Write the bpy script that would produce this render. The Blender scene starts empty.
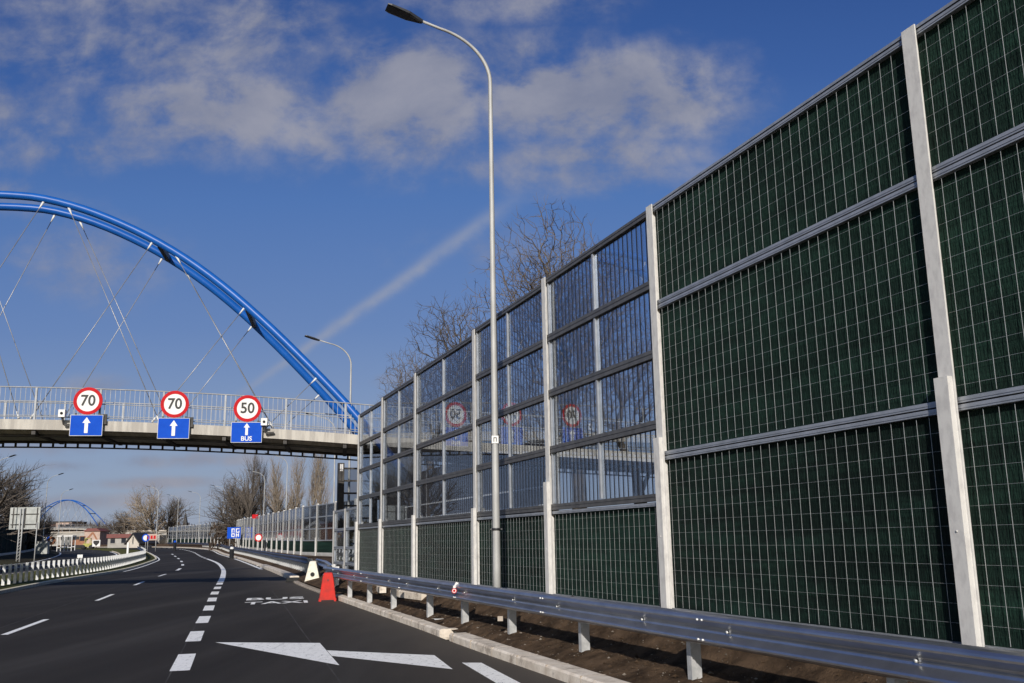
import bpy, math, random
import numpy as np
from mathutils import Vector, Matrix, noise
R = math.radians
SC = bpy.context.scene
COL = SC.collection
rnd = random.Random(7)

# ------------------------------------------------------------------ helpers
class MB:
    """collects shapes and links them as one mesh object"""
    def __init__(s): s.v = []; s.f = []; s.m = []; s.sm = []
    def add(s, vs, fs, mi=0, smooth=False):
        b = len(s.v); s.v += [tuple(p) for p in vs]
        for f in fs: s.f.append(tuple(b + i for i in f)); s.m.append(mi); s.sm.append(smooth)
    def box(s, x0, x1, y0, y1, z0, z1, mi=0):
        s.add([(x0,y0,z0),(x1,y0,z0),(x1,y1,z0),(x0,y1,z0),(x0,y0,z1),(x1,y0,z1),(x1,y1,z1),(x0,y1,z1)],
              [(0,3,2,1),(4,5,6,7),(0,1,5,4),(1,2,6,5),(2,3,7,6),(3,0,4,7)], mi)
    def bar(s, a, b, w, h, mi=0, up=(0,0,1)):
        a = Vector(a); b = Vector(b); d = (b - a).normalized(); u = Vector(up)
        if abs(d.dot(u)) > .99: u = Vector((0,1,0))
        x = d.cross(u).normalized() * (w/2); y = x.cross(d).normalized() * (h/2)
        vs = [a-x-y, a+x-y, a+x+y, a-x+y, b-x-y, b+x-y, b+x+y, b-x+y]
        s.add(vs, [(0,1,2,3),(7,6,5,4),(0,4,5,1),(1,5,6,2),(2,6,7,3),(3,7,4,0)], mi)
    def tube(s, pts, rad, n=8, mi=0, smooth=True, cap=True):
        pts = [Vector(p) for p in pts]; k = len(pts)
        if not hasattr(rad, '__len__'): rad = [rad]*k
        t0 = (pts[1]-pts[0]).normalized()
        u = t0.orthogonal().normalized(); vs = []
        for i, p in enumerate(pts):
            t = (pts[min(i+1,k-1)] - pts[max(i-1,0)]).normalized()
            u = (u - t*u.dot(t))
            u = u.normalized() if u.length > 1e-6 else t.orthogonal().normalized()
            w = t.cross(u)
            for j in range(n):
                a = 2*math.pi*j/n
                vs.append(p + (u*math.cos(a) + w*math.sin(a))*rad[i])
        fs = [(i*n+j, i*n+(j+1)%n, (i+1)*n+(j+1)%n, (i+1)*n+j) for i in range(k-1) for j in range(n)]
        if cap: fs += [tuple(range(n))[::-1], tuple((k-1)*n+j for j in range(n))]
        s.add(vs, fs, mi, smooth)
    def prism(s, poly, axis, a, b, mi=0):
        """closed 2-D polygon extruded along 'x','y' or 'z' from a to b"""
        def P(p, t):
            return (t,p[0],p[1]) if axis=='x' else ((p[0],t,p[1]) if axis=='y' else (p[0],p[1],t))
        n = len(poly); vs = [P(p,a) for p in poly] + [P(p,b) for p in poly]
        fs = [(i,(i+1)%n,n+(i+1)%n,n+i) for i in range(n)] + [tuple(range(n))[::-1], tuple(range(n,2*n))]
        s.add(vs, fs, mi)
    def disc(s, c, r, y0, y1, n=32, mi=0):
        s.prism([(c[0]+r*math.cos(2*math.pi*i/n), c[1]+r*math.sin(2*math.pi*i/n)) for i in range(n)], 'y', y0, y1, mi)
    def ring(s, c, r0, r1, y0, y1, n=40, mi=0):
        vs = []
        for i in range(n):
            a = 2*math.pi*i/n; ca, sa = math.cos(a), math.sin(a)
            vs += [(c[0]+r0*ca,y0,c[1]+r0*sa),(c[0]+r1*ca,y0,c[1]+r1*sa),(c[0]+r1*ca,y1,c[1]+r1*sa),(c[0]+r0*ca,y1,c[1]+r0*sa)]
        fs = []
        for i in range(n):
            a = 4*i; b = 4*((i+1)%n)
            for q in range(4): fs.append((a+q, a+(q+1)%4, b+(q+1)%4, b+q))
        s.add(vs, fs, mi)
    def sweep(s, path, prof, mi=0, smooth=False):
        """path: list of (point, lateral unit vector); prof: closed list of (lateral, z)"""
        n = len(prof); vs = []
        for p, l in path:
            for a, b in prof: vs.append((p[0]+l[0]*a, p[1]+l[1]*a, p[2]+b))
        k = len(path)
        fs = [(i*n+j, i*n+(j+1)%n, (i+1)*n+(j+1)%n, (i+1)*n+j) for i in range(k-1) for j in range(n)]
        fs += [tuple(range(n))[::-1], tuple((k-1)*n+j for j in range(n))]
        s.add(vs, fs, mi, smooth)
    def text(s, body, size, M, depth=.004, bold=.0, mi=0, align='CENTER', sx=1.0):
        vs, fs = glyphs(body, size, depth, bold, align)
        s.add([M @ Vector((p[0]*sx,p[1],p[2])) for p in vs], fs, mi)
    def build(s, name, mat, parent=None, loc=(0,0,0), rz=0):
        me = bpy.data.meshes.new(name); me.from_pydata(s.v, [], s.f)
        mats = mat if isinstance(mat, (list,tuple)) else [mat]
        for m in mats: me.materials.append(m)
        if len(mats) > 1: me.polygons.foreach_set('material_index', s.m)
        if any(s.sm): me.polygons.foreach_set('use_smooth', s.sm)
        me.update()
        return link(name, me, parent, loc, rz)

def link(name, me, parent=None, loc=(0,0,0), rz=0):
    o = bpy.data.objects.new(name, me); COL.objects.link(o)
    o.location = loc; o.rotation_euler = (0,0,rz)
    if parent: o.parent = parent
    return o

_g = {}
def glyphs(body, size, depth, bold, align):
    k = (body,size,depth,bold,align)
    if k not in _g:
        c = bpy.data.curves.new('t','FONT'); c.body = body; c.size = size; c.extrude = depth/2; c.offset = bold
        c.align_x = align; c.align_y = 'CENTER'; c.resolution_u = 4
        o = bpy.data.objects.new('t', c); COL.objects.link(o)
        dg = bpy.context.evaluated_depsgraph_get()
        me = bpy.data.meshes.new_from_object(o.evaluated_get(dg))
        _g[k] = ([v.co.copy() for v in me.vertices], [tuple(p.vertices) for p in me.polygons])
        bpy.data.objects.remove(o); bpy.data.curves.remove(c); bpy.data.meshes.remove(me)
    return _g[k]

def tag(o, label=None, cat=None, group=None, kind=None):
    if label: o['label'] = label
    if cat: o['category'] = cat
    if group: o['group'] = group
    if kind: o['kind'] = kind
    return o
def thing(name, label, cat, loc=(0,0,0), rz=0, group=None):
    o = bpy.data.objects.new(name, None); COL.objects.link(o)
    o.empty_display_size = .2; o.location = loc; o.rotation_euler = (0,0,rz)
    return tag(o, label, cat, group)
def copy_tree(o, parent=None):
    c = o.copy(); COL.objects.link(c)
    if parent: c.parent = parent
    for ch in list(o.children): copy_tree(ch, c)
    return c
def interp(tab, x):
    if x <= tab[0][0]:
        (a,b),(c,d) = tab[0],tab[1]; return b + (d-b)*(x-a)/(c-a)
    if x >= tab[-1][0]:
        (a,b),(c,d) = tab[-2],tab[-1]; return b + (d-b)*(x-a)/(c-a)
    for i in range(len(tab)-1):
        if tab[i][0] <= x <= tab[i+1][0]: break
    x0,y0 = tab[i]; x1,y1 = tab[i+1]; h = x1-x0
    def sl(j):
        j0 = max(j-1,0); j1 = min(j+1,len(tab)-1)
        return (tab[j1][1]-tab[j0][1])/(tab[j1][0]-tab[j0][0])
    m0, m1 = sl(i)*h, sl(i+1)*h; t = (x-x0)/h
    return (2*t**3-3*t*t+1)*y0+(t**3-2*t*t+t)*m0+(-2*t**3+3*t*t)*y1+(t**3-t*t)*m1

# ------------------------------------------------------------------ materials
class N:
    """tiny expression wrapper round shader sockets"""
    def __init__(s, nt, sock): s.nt = nt; s.s = sock
    def _op(s, op, *o):
        n = s.nt.nodes.new('ShaderNodeMath'); n.operation = op
        for i, q in enumerate((s,)+o):
            if isinstance(q, N): s.nt.links.new(q.s, n.inputs[i])
            else: n.inputs[i].default_value = q
        return N(s.nt, n.outputs[0])
    def __add__(s,o): return s._op('ADD',o)
    def __sub__(s,o): return s._op('SUBTRACT',o)
    def __mul__(s,o): return s._op('MULTIPLY',o)
    def __truediv__(s,o): return s._op('DIVIDE',o)
    def __pow__(s,o): return s._op('POWER',o)
    def fn(s,op,*o): return s._op(op,*o)
    def clamp(s):
        r = s._op('ADD',0.0); r.s.node.use_clamp = True; return r
    def step(s,a,b):
        n = s.nt.nodes.new('ShaderNodeMapRange'); n.interpolation_type = 'SMOOTHSTEP'
        s.nt.links.new(s.s, n.inputs[0]); n.inputs[1].default_value = a; n.inputs[2].default_value = b
        return N(s.nt, n.outputs[0])
def mixc(nt, fac, a, b):
    n = nt.nodes.new('ShaderNodeMix'); n.data_type = 'RGBA'
    for i, q in ((0,fac),(6,a),(7,b)):
        if isinstance(q, N): nt.links.new(q.s, n.inputs[i])
        elif hasattr(q,'is_linked'): nt.links.new(q, n.inputs[i])
        elif i == 0: n.inputs[0].default_value = q
        else: n.inputs[i].default_value = (*q,1)
    return n.outputs[2]
def noise_n(nt, vec, scale, detail=4, rough=.55, dist=0):
    n = nt.nodes.new('ShaderNodeTexNoise'); n.inputs['Scale'].default_value = scale
    n.inputs['Detail'].default_value = detail; n.inputs['Roughness'].default_value = rough
    n.inputs['Distortion'].default_value = dist
    if vec is not None: nt.links.new(vec, n.inputs['Vector'])
    return N(nt, n.outputs['Fac'])
def mapping(nt, vec, scale=(1,1,1), rot=(0,0,0)):
    n = nt.nodes.new('ShaderNodeMapping'); n.inputs['Scale'].default_value = scale; n.inputs['Rotation'].default_value = rot
    nt.links.new(vec, n.inputs['Vector']); return n.outputs[0]
def mat(name, c1, c2=None, scale=8, rough=.6, metal=0, bump=0, bscale=None, stretch=(1,1,1), lo=.35, hi=.65, spec=.5, coords='Object', rough2=None):
    m = bpy.data.materials.new(name); m.use_nodes = True; nt = m.node_tree
    b = nt.nodes['Principled BSDF']; tc = nt.nodes.new('ShaderNodeTexCoord').outputs[coords]
    b.inputs['Roughness'].default_value = rough; b.inputs['Metallic'].default_value = metal
    b.inputs['Specular IOR Level'].default_value = spec
    v = mapping(nt, tc, stretch)
    c2 = c2 or tuple(x*.82 for x in c1)
    f = noise_n(nt, v, scale, 6, .6).step(lo, hi)
    nt.links.new(mixc(nt, f, c2, c1), b.inputs['Base Color'])
    if rough2 is not None:
        r = noise_n(nt, v, scale*1.7, 4)*(rough2-rough)+rough
        nt.links.new(r.s, b.inputs['Roughness'])
    if bump:
        bp = nt.nodes.new('ShaderNodeBump'); bp.inputs['Strength'].default_value = bump; bp.inputs['Distance'].default_value = .06 if name == 'dirt' else .02
        nt.links.new(noise_n(nt, v, bscale or scale*4, 8 if name == 'dirt' else 5, .7 if name == 'dirt' else .55).s, bp.inputs['Height'])
        nt.links.new(bp.outputs[0], b.inputs['Normal'])
    return m

def asphalt(name, base, dust, edge=False):
    m = bpy.data.materials.new(name); m.use_nodes = True; nt = m.node_tree; b = nt.nodes['Principled BSDF']
    tc = nt.nodes.new('ShaderNodeTexCoord').outputs['Object']
    al = mapping(nt, tc, (1.1,.035,1), (0,0,R(-15.5)))     # long streaks along the lanes
    s1 = noise_n(nt, al, 1.0, 5, .6).step(.35,.75)
    s2 = noise_n(nt, tc, .35, 5, .6).step(.4,.75)
    grain = noise_n(nt, tc, 34, 5, .75).step(.3,.8)
    tiny = noise_n(nt, tc, 260, 2, .6).step(.62,.8)
    c = mixc(nt, s1*.5+s2*.25, base, tuple(x*1.75 for x in base))
    c = mixc(nt, grain*.6, c, tuple(x*.45 for x in base))
    c = mixc(nt, tiny*.35, c, dust)
    if edge:
        sx = nt.nodes.new('ShaderNodeSeparateXYZ'); nt.links.new(tc, sx.inputs[0])
        dd = N(nt,sx.outputs[0])*.9506 + N(nt,sx.outputs[1])*.3104
        st = noise_n(nt, mapping(nt, tc, (1.2,.25,1), (0,0,R(-18))), 1.6, 5, .65)
        tr = (st-.5)*1.5
        c = mixc(nt, (dd+tr).step(1.6,4.4)*.85, c, (.098,.084,.070))
        c = mixc(nt, noise_n(nt, mapping(nt, tc, (.9,.06,1), (0,0,R(-15.5))), .55, 4, .6).step(.45,.7)*.6, c, (.062,.057,.052))
    nt.links.new(c, b.inputs['Base Color'])
    b.inputs['Roughness'].default_value = .82; b.inputs['Specular IOR Level'].default_value = .12
    bp = nt.nodes.new('ShaderNodeBump'); bp.inputs['Strength'].default_value = .5; bp.inputs['Distance'].default_value = .006
    nt.links.new(noise_n(nt, tc, 120, 4, .7).s, bp.inputs['Height']); nt.links.new(bp.outputs[0], b.inputs['Normal'])
    return m

def glass(name, tint, boost, rough=0.0, stripes=0.0, pitch=.15):
    m = bpy.data.materials.new(name); m.use_nodes = True; nt = m.node_tree
    nt.nodes.remove(nt.nodes['Principled BSDF']); out = nt.nodes['Material Output']
    tr = nt.nodes.new('ShaderNodeBsdfTransparent'); tr.inputs[0].default_value = (*tint,1)
    gl = nt.nodes.new('ShaderNodeBsdfGlossy'); gl.inputs['Roughness'].default_value = rough; gl.inputs[0].default_value = (.92,.95,1,1)
    fr = nt.nodes.new('ShaderNodeFresnel'); fr.inputs[0].default_value = 1.5
    mx = nt.nodes.new('ShaderNodeMixShader')
    nt.links.new((N(nt, fr.outputs[0])*boost).clamp().s, mx.inputs[0])
    nt.links.new(tr.outputs[0], mx.inputs[1]); nt.links.new(gl.outputs[0], mx.inputs[2])
    nt.links.new(mx.outputs[0], out.inputs['Surface'])
    return m

M = {}
M['asphalt'] = asphalt('asphalt', (.029,.0255,.022), (.11,.10,.088), True)
M['asphalt_old'] = asphalt('asphalt_old', (.046,.043,.040), (.12,.11,.10))
M['asphalt_seam'] = mat('asphalt_seam', (.060,.055,.05), (.022,.02,.018), 1.2, .9, lo=.4, hi=.6)
M['paint'] = mat('road_paint', (.95,.94,.90), (.78,.77,.73), 5, .55, bump=.15, bscale=120, lo=.25, hi=.5)
def wear(m, amount):
    """chips and scuffs where the asphalt shows through the paint"""
    nt = m.node_tree; b = nt.nodes['Principled BSDF']; l = b.inputs['Base Color'].links[0].from_socket
    tc = nt.nodes.new('ShaderNodeTexCoord').outputs['Object']
    f = (noise_n(nt, tc, 14, 8, .75).step(.55,.66) + noise_n(nt, mapping(nt, tc, (2.2,.18,1), (0,0,R(-15.5))), 2.5, 5, .7).step(.56,.75)*.45).clamp()*amount
    nt.links.new(mixc(nt, f, l, (.09,.085,.08)), b.inputs['Base Color'])
wear(M['paint'], 1.0)
M['kerb'] = mat('kerb_concrete', (.78,.70,.60), (.58,.50,.41), 4, .9, bump=.5, bscale=70, lo=.3, hi=.7)
M['kerb_yellow'] = mat('kerb_yellowish_concrete', (.80,.74,.55), (.62,.56,.42), 3, .9)  # pale yellowish concrete of the median kerb
def soil(m):
    nt = m.node_tree; b = nt.nodes['Principled BSDF']; l = b.inputs['Base Color'].links[0].from_socket
    tc = nt.nodes.new('ShaderNodeTexCoord').outputs['Object']
    f = (noise_n(nt, tc, 3.2, 8, .75).step(.50,.64)*.75 + noise_n(nt, tc, 40, 4, .7).step(.55,.7)*.35).clamp()*.8
    nt.links.new(mixc(nt, f, l, (.17,.125,.088)), b.inputs['Base Color'])
soil(M['kerb'])
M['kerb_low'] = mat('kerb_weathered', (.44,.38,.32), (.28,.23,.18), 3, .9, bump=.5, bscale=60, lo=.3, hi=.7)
M['dirt'] = mat('dirt', (.155,.102,.064), (.046,.030,.019), 3.2, .95, bump=1.0, bscale=30, lo=.3, hi=.72, spec=.1)
M['stone'] = mat('pebble', (.26,.22,.18), (.09,.07,.05), 3, .9, lo=.35, hi=.6)
M['grass'] = mat('grass_verge', (.115,.120,.032), (.065,.060,.022), 1.6, .95, bump=1, bscale=30, spec=.1)
M['field'] = mat('field_ground', (.060,.055,.030), (.035,.028,.018), .12, .95, bump=.6, bscale=3, spec=.1)
M['post'] = mat('galvanised_post', (.64,.625,.60), (.52,.505,.49), 14, .6, metal=.0, lo=.3, hi=.6, stretch=(1,1,.5), bump=.08, bscale=60)
M['alu'] = mat('aluminium_frame', (.40,.42,.46), (.32,.34,.37), 6, .45, metal=.45)
M['alu_dark'] = mat('aluminium_rail', (.115,.113,.113), (.085,.084,.084), 6, .5, metal=.2)
M['wire'] = mat('galvanised_wire', (.60,.62,.62), (.46,.48,.48), 9, .4, metal=.35)
M['stripe'] = mat('bird_stripe', (.012,.012,.014), (.01,.01,.01), 5, .5)
M['plinth'] = mat('plinth_concrete', (.46,.45,.43), (.32,.31,.29), 3, .85, bump=.3, bscale=40)
M['glass'] = glass('tinted_pane', (.85,.87,.89), .50)
M['glass_far'] = glass('far_pane', (.70,.72,.74), .8, .06)
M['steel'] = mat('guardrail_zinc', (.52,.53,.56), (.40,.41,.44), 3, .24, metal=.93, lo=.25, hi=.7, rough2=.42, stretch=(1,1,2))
M['steel_dark_reflection'] = mat('guardrail_zinc_dark_reflection', (.16,.18,.24), (.10,.11,.15), 3, .5, metal=.9)  # zinc with the dark road's reflection put into its colour
M['steel_post'] = mat('guardrail_post_zinc', (.60,.60,.60), (.44,.45,.45), 9, .5, metal=.35)
M['bolt'] = mat('bolt_zinc', (.78,.78,.76), None, 9, .35, metal=.4)
M['pole'] = mat('lamp_pole_zinc', (.44,.44,.43), (.36,.36,.35), 5, .6, metal=.2, stretch=(1,1,.3))
M['lamp_head'] = mat('lamp_housing', (.035,.036,.04), (.02,.02,.022), 6, .45)
M['lamp_lens'] = mat('lamp_lens', (.16,.13,.07), (.10,.085,.05), 20, .25)
M['arch_blue'] = mat('arch_blue_paint', (.008,.095,.39), (.006,.083,.35), 2, .36, spec=.28)
M['arch_dark'] = mat('arch_plate', (.02,.03,.05), (.015,.02,.03), 3, .5)
M['cable'] = mat('hanger_steel', (.36,.36,.37), (.26,.26,.27), 3, .4, metal=.5)
M['fork'] = mat('white_clevis', (.72,.72,.70), None, 8, .45)
M['deck'] = mat('deck_concrete', (.50,.47,.42), (.37,.345,.31), 1.4, .85, bump=.15, bscale=20, stretch=(3,.6,.35), lo=.42, hi=.62)
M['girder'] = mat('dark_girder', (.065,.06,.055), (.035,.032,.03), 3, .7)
M['railing'] = mat('railing_zinc', (.34,.35,.37), (.26,.27,.28), 3, .6, metal=.3)
M['white'] = mat('sign_white', (.74,.73,.71), (.69,.68,.66), 4, .5)
M['red'] = mat('sign_red', (.50,.012,.018), (.44,.010,.014), 4, .6, spec=.1)
M['black'] = mat('sign_black', (.012,.012,.012), None, 4, .6)
M['blue'] = mat('sign_blue', (.006,.075,.50), (.005,.066,.46), 3, .6, spec=.08)
M['sign_back'] = mat('sign_back_aluminium', (.46,.47,.45), (.36,.37,.35), 2, .5, metal=.3)
M['plastic_red'] = mat('barrier_red_plastic', (.60,.030,.022), (.40,.035,.028), 5, .6, spec=.2, lo=.3, hi=.65, bump=.1)
M['plug_red'] = mat('dark_red_plug', (.26,.02,.016), None, 5, .6)
M['plastic_white'] = mat('barrier_white_plastic', (.80,.76,.66), (.62,.55,.44), 6, .55, lo=.3, hi=.55)
M['bark'] = mat('bark', (.12,.10,.082), (.065,.054,.044), 4, .95, stretch=(1,1,.3), spec=.1)
M['twig'] = mat('twigs', (.135,.115,.098), (.085,.072,.062), 2, .95, spec=.1)
M['bark_pale'] = mat('bark_pale', (.30,.27,.22), (.15,.12,.095), 4, .95, stretch=(1,1,.3), spec=.1)
M['twig_pale'] = mat('twigs_pale', (.29,.235,.18), (.19,.15,.11), 2, .95, spec=.1)
M['brush'] = mat('brushwood', (.085,.062,.047), (.040,.030,.024), .25, .95, spec=.1)
M['brush_dark'] = mat('dark_brushwood', (.035,.03,.018), (.018,.017,.012), .25, .95, spec=.1)
M['brick'] = mat('brick', (.26,.13,.09), (.18,.09,.065), 1.5, .9)
M['plaster'] = mat('plaster_pink', (.48,.36,.30), (.40,.30,.25), 1, .9)
M['plaster_pale'] = mat('plaster_pale', (.58,.52,.45), (.48,.43,.37), 1, .9)
M['roof'] = mat('dark_roof', (.035,.032,.032), (.022,.02,.02), 1, .7)
M['roof_red'] = mat('red_fascia', (.17,.045,.038), (.13,.04,.034), 1, .6)
M['concrete_far'] = mat('wall_concrete', (.42,.40,.37), (.32,.30,.27), .4, .9)
M['window'] = mat('window_dark', (.03,.035,.045), (.02,.022,.03), 2, .15)
M['orange'] = mat('orange_paint', (.34,.14,.07), (.27,.11,.05), 2, .5)
M['yellow'] = mat('yellow_paint', (.38,.36,.06), (.30,.28,.05), 2, .5)
M['rubber'] = mat('rubber', (.02,.02,.02), None, 4, .8)
M['backdrop'] = mat('shade_dark_backdrop', (.036,.030,.030), (.024,.020,.020), .8, .8)  # dark colour stands in for grey concrete lying in shade
M['pier'] = mat('pier_concrete', (.22,.21,.19), (.16,.15,.14), 1, .9)

def panel_mat():
    m = bpy.data.materials.new('green_absorber'); m.use_nodes = True; nt = m.node_tree; b = nt.nodes['Principled BSDF']
    tc = nt.nodes.new('ShaderNodeTexCoord').outputs['Object']
    big = noise_n(nt, mapping(nt, tc, (.35,1,2.2), (0,R(14),0)), 2.2, 4, .6).step(.38,.72)
    fib = noise_n(nt, mapping(nt, tc, (60,1,9), (0,R(28),0)), 1.0, 3, .6).step(.3,.75)
    oi = nt.nodes.new('ShaderNodeObjectInfo'); rnd_ = N(nt, oi.outputs['Random'])
    tone = noise_n(nt, mapping(nt, tc, (.25,1,.5)), 1.3, 3, .5)
    c = mixc(nt, (big*.5+fib*.45+(rnd_-.5)*.35+(tone-.5)*.7).clamp(), (.0035,.010,.008), (.014,.042,.030))
    nt.links.new(c, b.inputs['Base Color']); b.inputs['Roughness'].default_value = .9; b.inputs['Specular IOR Level'].default_value = .15
    bp = nt.nodes.new('ShaderNodeBump'); bp.inputs['Strength'].default_value = .9; bp.inputs['Distance'].default_value = .02
    nt.links.new((fib*.6+big*.6).s, bp.inputs['Height']); nt.links.new(bp.outputs[0], b.inputs['Normal'])
    return m
M['panel'] = panel_mat()

# ------------------------------------------------------------------ ground lines (metres; camera stands at x=0, y=0)
RISE = [(40,0),(60,.0),(85,.14),(117,.40),(150,.75),(190,1.08),(240,1.3),(300,1.4),(400,1.4)]
def rise(y):
    if y < 55: return 0.0
    if y > 330: return 1.4
    return max(0, interp(RISE, y))
XR = [(-14,9.3),(-8,7.25),(11.36,.56),(15.54,-.89),(17.6,-1.54),(27.9,-5.05),(38.8,-8.65),(43.2,-9.9),(51.1,-12.3),(67,-17.4),(93,-26.3),(117,-35),(149,-46.3),(174,-57.8),(205,-75),(240,-100),(280,-135)]
XL = [(-14,-4.8),(-8,-6.5),(12,-12),(35,-18.3),(44.8,-21),(57.5,-23.9),(67,-26.3),(83,-31),(97,-35.5),(126,-47),(145,-55),(161,-62.5),(200,-84),(240,-112),(280,-146)]
LANE_A = [(-10,2.1),(13,-4.38),(18.8,-6.03),(24.3,-7.57),(32.5,-9.93),(39.5,-11.9),(50.4,-15),(64.4,-19.2),(81,-24.7),(105,-33.6),(140,-46.4),(175,-61.2),(205,-78)]
LANE_B = [(-10,-2),(19.1,-9.74),(30.4,-12.80),(40.4,-15.67),(50.7,-18.5),(65.1,-22.3),(81,-27.5),(105,-36.3),(140,-49.8),(175,-65),(205,-81)]
xr = lambda y: interp(XR,y)
xl = lambda y: interp(XL,y)
def frange(a,b,s):
    n = max(1,int(round((b-a)/s))); return [a+(b-a)*i/n for i in range(n+1)]
def lateral(tab, y):
    """unit vector to the right of the line at y"""
    d = Vector((interp(tab,y+.5)-interp(tab,y-.5), 1.0)).normalized()
    return Vector((d.y, -d.x))

def strip(name, m, rows, kind='structure'):
    b = MB(); n = len(rows[0])
    vs = [p for r in rows for p in r]
    fs = [(i*n+j, i*n+j+1, (i+1)*n+j+1, (i+1)*n+j) for i in range(len(rows)-1) for j in range(n-1)]
    b.add(vs, fs, 0, True)
    o = b.build(name, m); o['kind'] = kind
    return o

# terrain: one sheet to the horizon
ys = [-80,-40,-14]+frange(0,330,6)+[360,420,520,700,1000,1600,2600,4200]
xs = [-3000,-1200,-600,-350]+frange(-240,120,12)+[180,300,600,1200,3000]
strip('ground', M['field'], [[(x,y,rise(y)-.06) for x in xs] for y in ys])
ST = frange(-14,60,2)+frange(63,280,3)[0:]
strip('road', M['asphalt'], [[(xl(y)+(xr(y)-xl(y))*t, y, rise(y)) for t in (0,.2,.4,.6,.8,1)] for y in ST])
# opposite carriageway
XO_R = [(-14,-10.5),(35,-24.2),(57,-29.6),(83,-35.6),(97,-39.6),(126,-51),(145,-59.5),(161,-67.5),(200,-90),(240,-119),(280,-153)]
xo = lambda y: interp(XO_R,y)
strip('opposite_road', M['asphalt_old'], [[(xo(y)-8.2*(1-t), y, rise(y)-.004) for t in (0,.5,1)] for y in ST])
strip('median', M['grass'], [[(xo(y)+(xl(y)-xo(y))*t, y, rise(y)+(.11 if 0<t<1 else .02)) for t in (0,.03,.3,.7,.97,1)] for y in ST])
# median kerbs: thin pale lines along both carriageways
def kerb(name, tab, y0, y1, off, w, h, m, step=2.0, z0=-.05):
    b = MB(); path = []
    for y in frange(y0,y1,step):
        l = lateral(tab,y); x = interp(tab,y)
        path.append(((x+l.x*off, y+l.y*off, rise(y)), l))
    e = .025
    b.sweep(path, [(0,z0),(w,z0),(w,h-e*.4),(w-e,h),(e,h),(0,h-e)])
    o = b.build(name, m); o['kind'] = 'structure'; return o
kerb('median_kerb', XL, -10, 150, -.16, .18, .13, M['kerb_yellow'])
kerb('median_kerb', XO_R, -10, 150, .0, .14, .12, M['kerb'])
kerb('road_kerb', XR, -14, 16.2, 0, .30, .12, M['kerb'])
kerb('road_kerb', XR, 16.9, 28.6, 0, .24, .12, M['kerb'])
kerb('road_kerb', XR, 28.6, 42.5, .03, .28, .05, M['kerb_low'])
kerb('road_kerb', XR, 42.5, 66, -.05, .38, .20, M['kerb'])
kerb('road_kerb', XR, 66, 260, 0, .30, .14, M['kerb'], 3)
# kerb joints: short dark gaps as separate stones would show
bj = MB()
for y in frange(-6,28,1.0):
    if 16.0 < y < 17.1: continue
    l = lateral(XR,y); x = interp(XR,y); p = Vector((x,y,0))
    w = .302 if y < 16.5 else .242
    a = p + Vector((l.x,l.y,0))*-.003; c = p + Vector((l.x,l.y,0))*w
    bj.bar((a.x,a.y,.0618), (c.x,c.y,.0618), .005, .121)
o = bj.build('kerb_joint', M['kerb_low']); o['kind'] = 'structure'

# right verge
def dxg(y): return max(.45, (5-.3475*y)/.9377 - xr(y)) if y < 27 else .6
def verge_z(dx, y):
    g = dxg(y)
    tab = [(0,.10),(.3,.115),(g,.19),(g+.45,.29),(g+.85,.54),(g+1.4,.66),(g+2.2,.68),(g+6,.68),(60,.7)]
    for (a,p),(b,q) in zip(tab,tab[1:]):
        if dx <= b: return p+(q-p)*(dx-a)/(b-a)
    return .7
def vrow(y, dxs, lump):
    r = []
    for dx in dxs:
        x = xr(y)+dx; z = verge_z(dx,y)
        if lump and .34 < dx < 5:
            q = Vector((x,y,0)); k = min(1,(dx-.3)/.3)
            z += k*(.022*noise.noise(q*2.1)+.018*noise.noise(q*6.3)+.020*abs(noise.noise(q*14))+.016*noise.noise(q*27))
        r.append((x,y,rise(y)+z))
    return r
near_dx = [.2,.27]+frange(.31,2.0,.05)+[2.1,2.3,2.6]+[2.9,3.3,4,5,7,11,20,40,60]
strip('verge', M['dirt'], [vrow(y, near_dx, True) for y in frange(2,8,.2)[:-1]+frange(8,22,.065)+frange(22.12,34,.15)])
far_dx = [.2,.3,.6,1,1.5,2,2.6,3.4,5,8,14,30,60]
strip('verge', M['dirt'], [vrow(y, far_dx, False) for y in [-14,-8,-3,2]])
strip('verge', M['dirt'], [vrow(y, far_dx, False) for y in frange(34,280,3)])
# crossing kerb piece where the two kerb lines are offset
b = MB(); b.box(-.5,.5,-.09,.09,-.02,.125); o = b.build('kerb_stone', M['kerb'], None, (-.78,16.98,.0), R(-4))
tag(o, 'single pale kerb stone lying across the gap between the offset kerb lines', 'kerb stone')

# pebbles and clods on the dirt: uncountable
b = MB()
for i in range(5200):
    y = 7 + 22*rnd.random()**1.4; dx = .30 + 1.5*rnd.random(); x = xr(y)+dx
    s = .005+.022*rnd.random()**6; z = verge_z(dx,y)+.008
    vs = []
    for q in ((1,0,0),(-1,0,0),(0,1,0),(0,-1,0),(0,0,1),(0,0,-1)):
        k = s*(.6+.8*rnd.random()); vs.append((x+q[0]*k, y+q[1]*k, z+q[2]*k*.7))
    b.add(vs, [(0,2,4),(2,1,4),(1,3,4),(3,0,4),(2,0,5),(1,2,5),(3,1,5),(0,3,5)], 0 if rnd.random() < .3 else 1)
tag(b.build('gravel', [M['stone'],M['dirt']]), 'loose pebbles and clods scattered on the brown dirt verge', 'gravel', kind='stuff')

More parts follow.
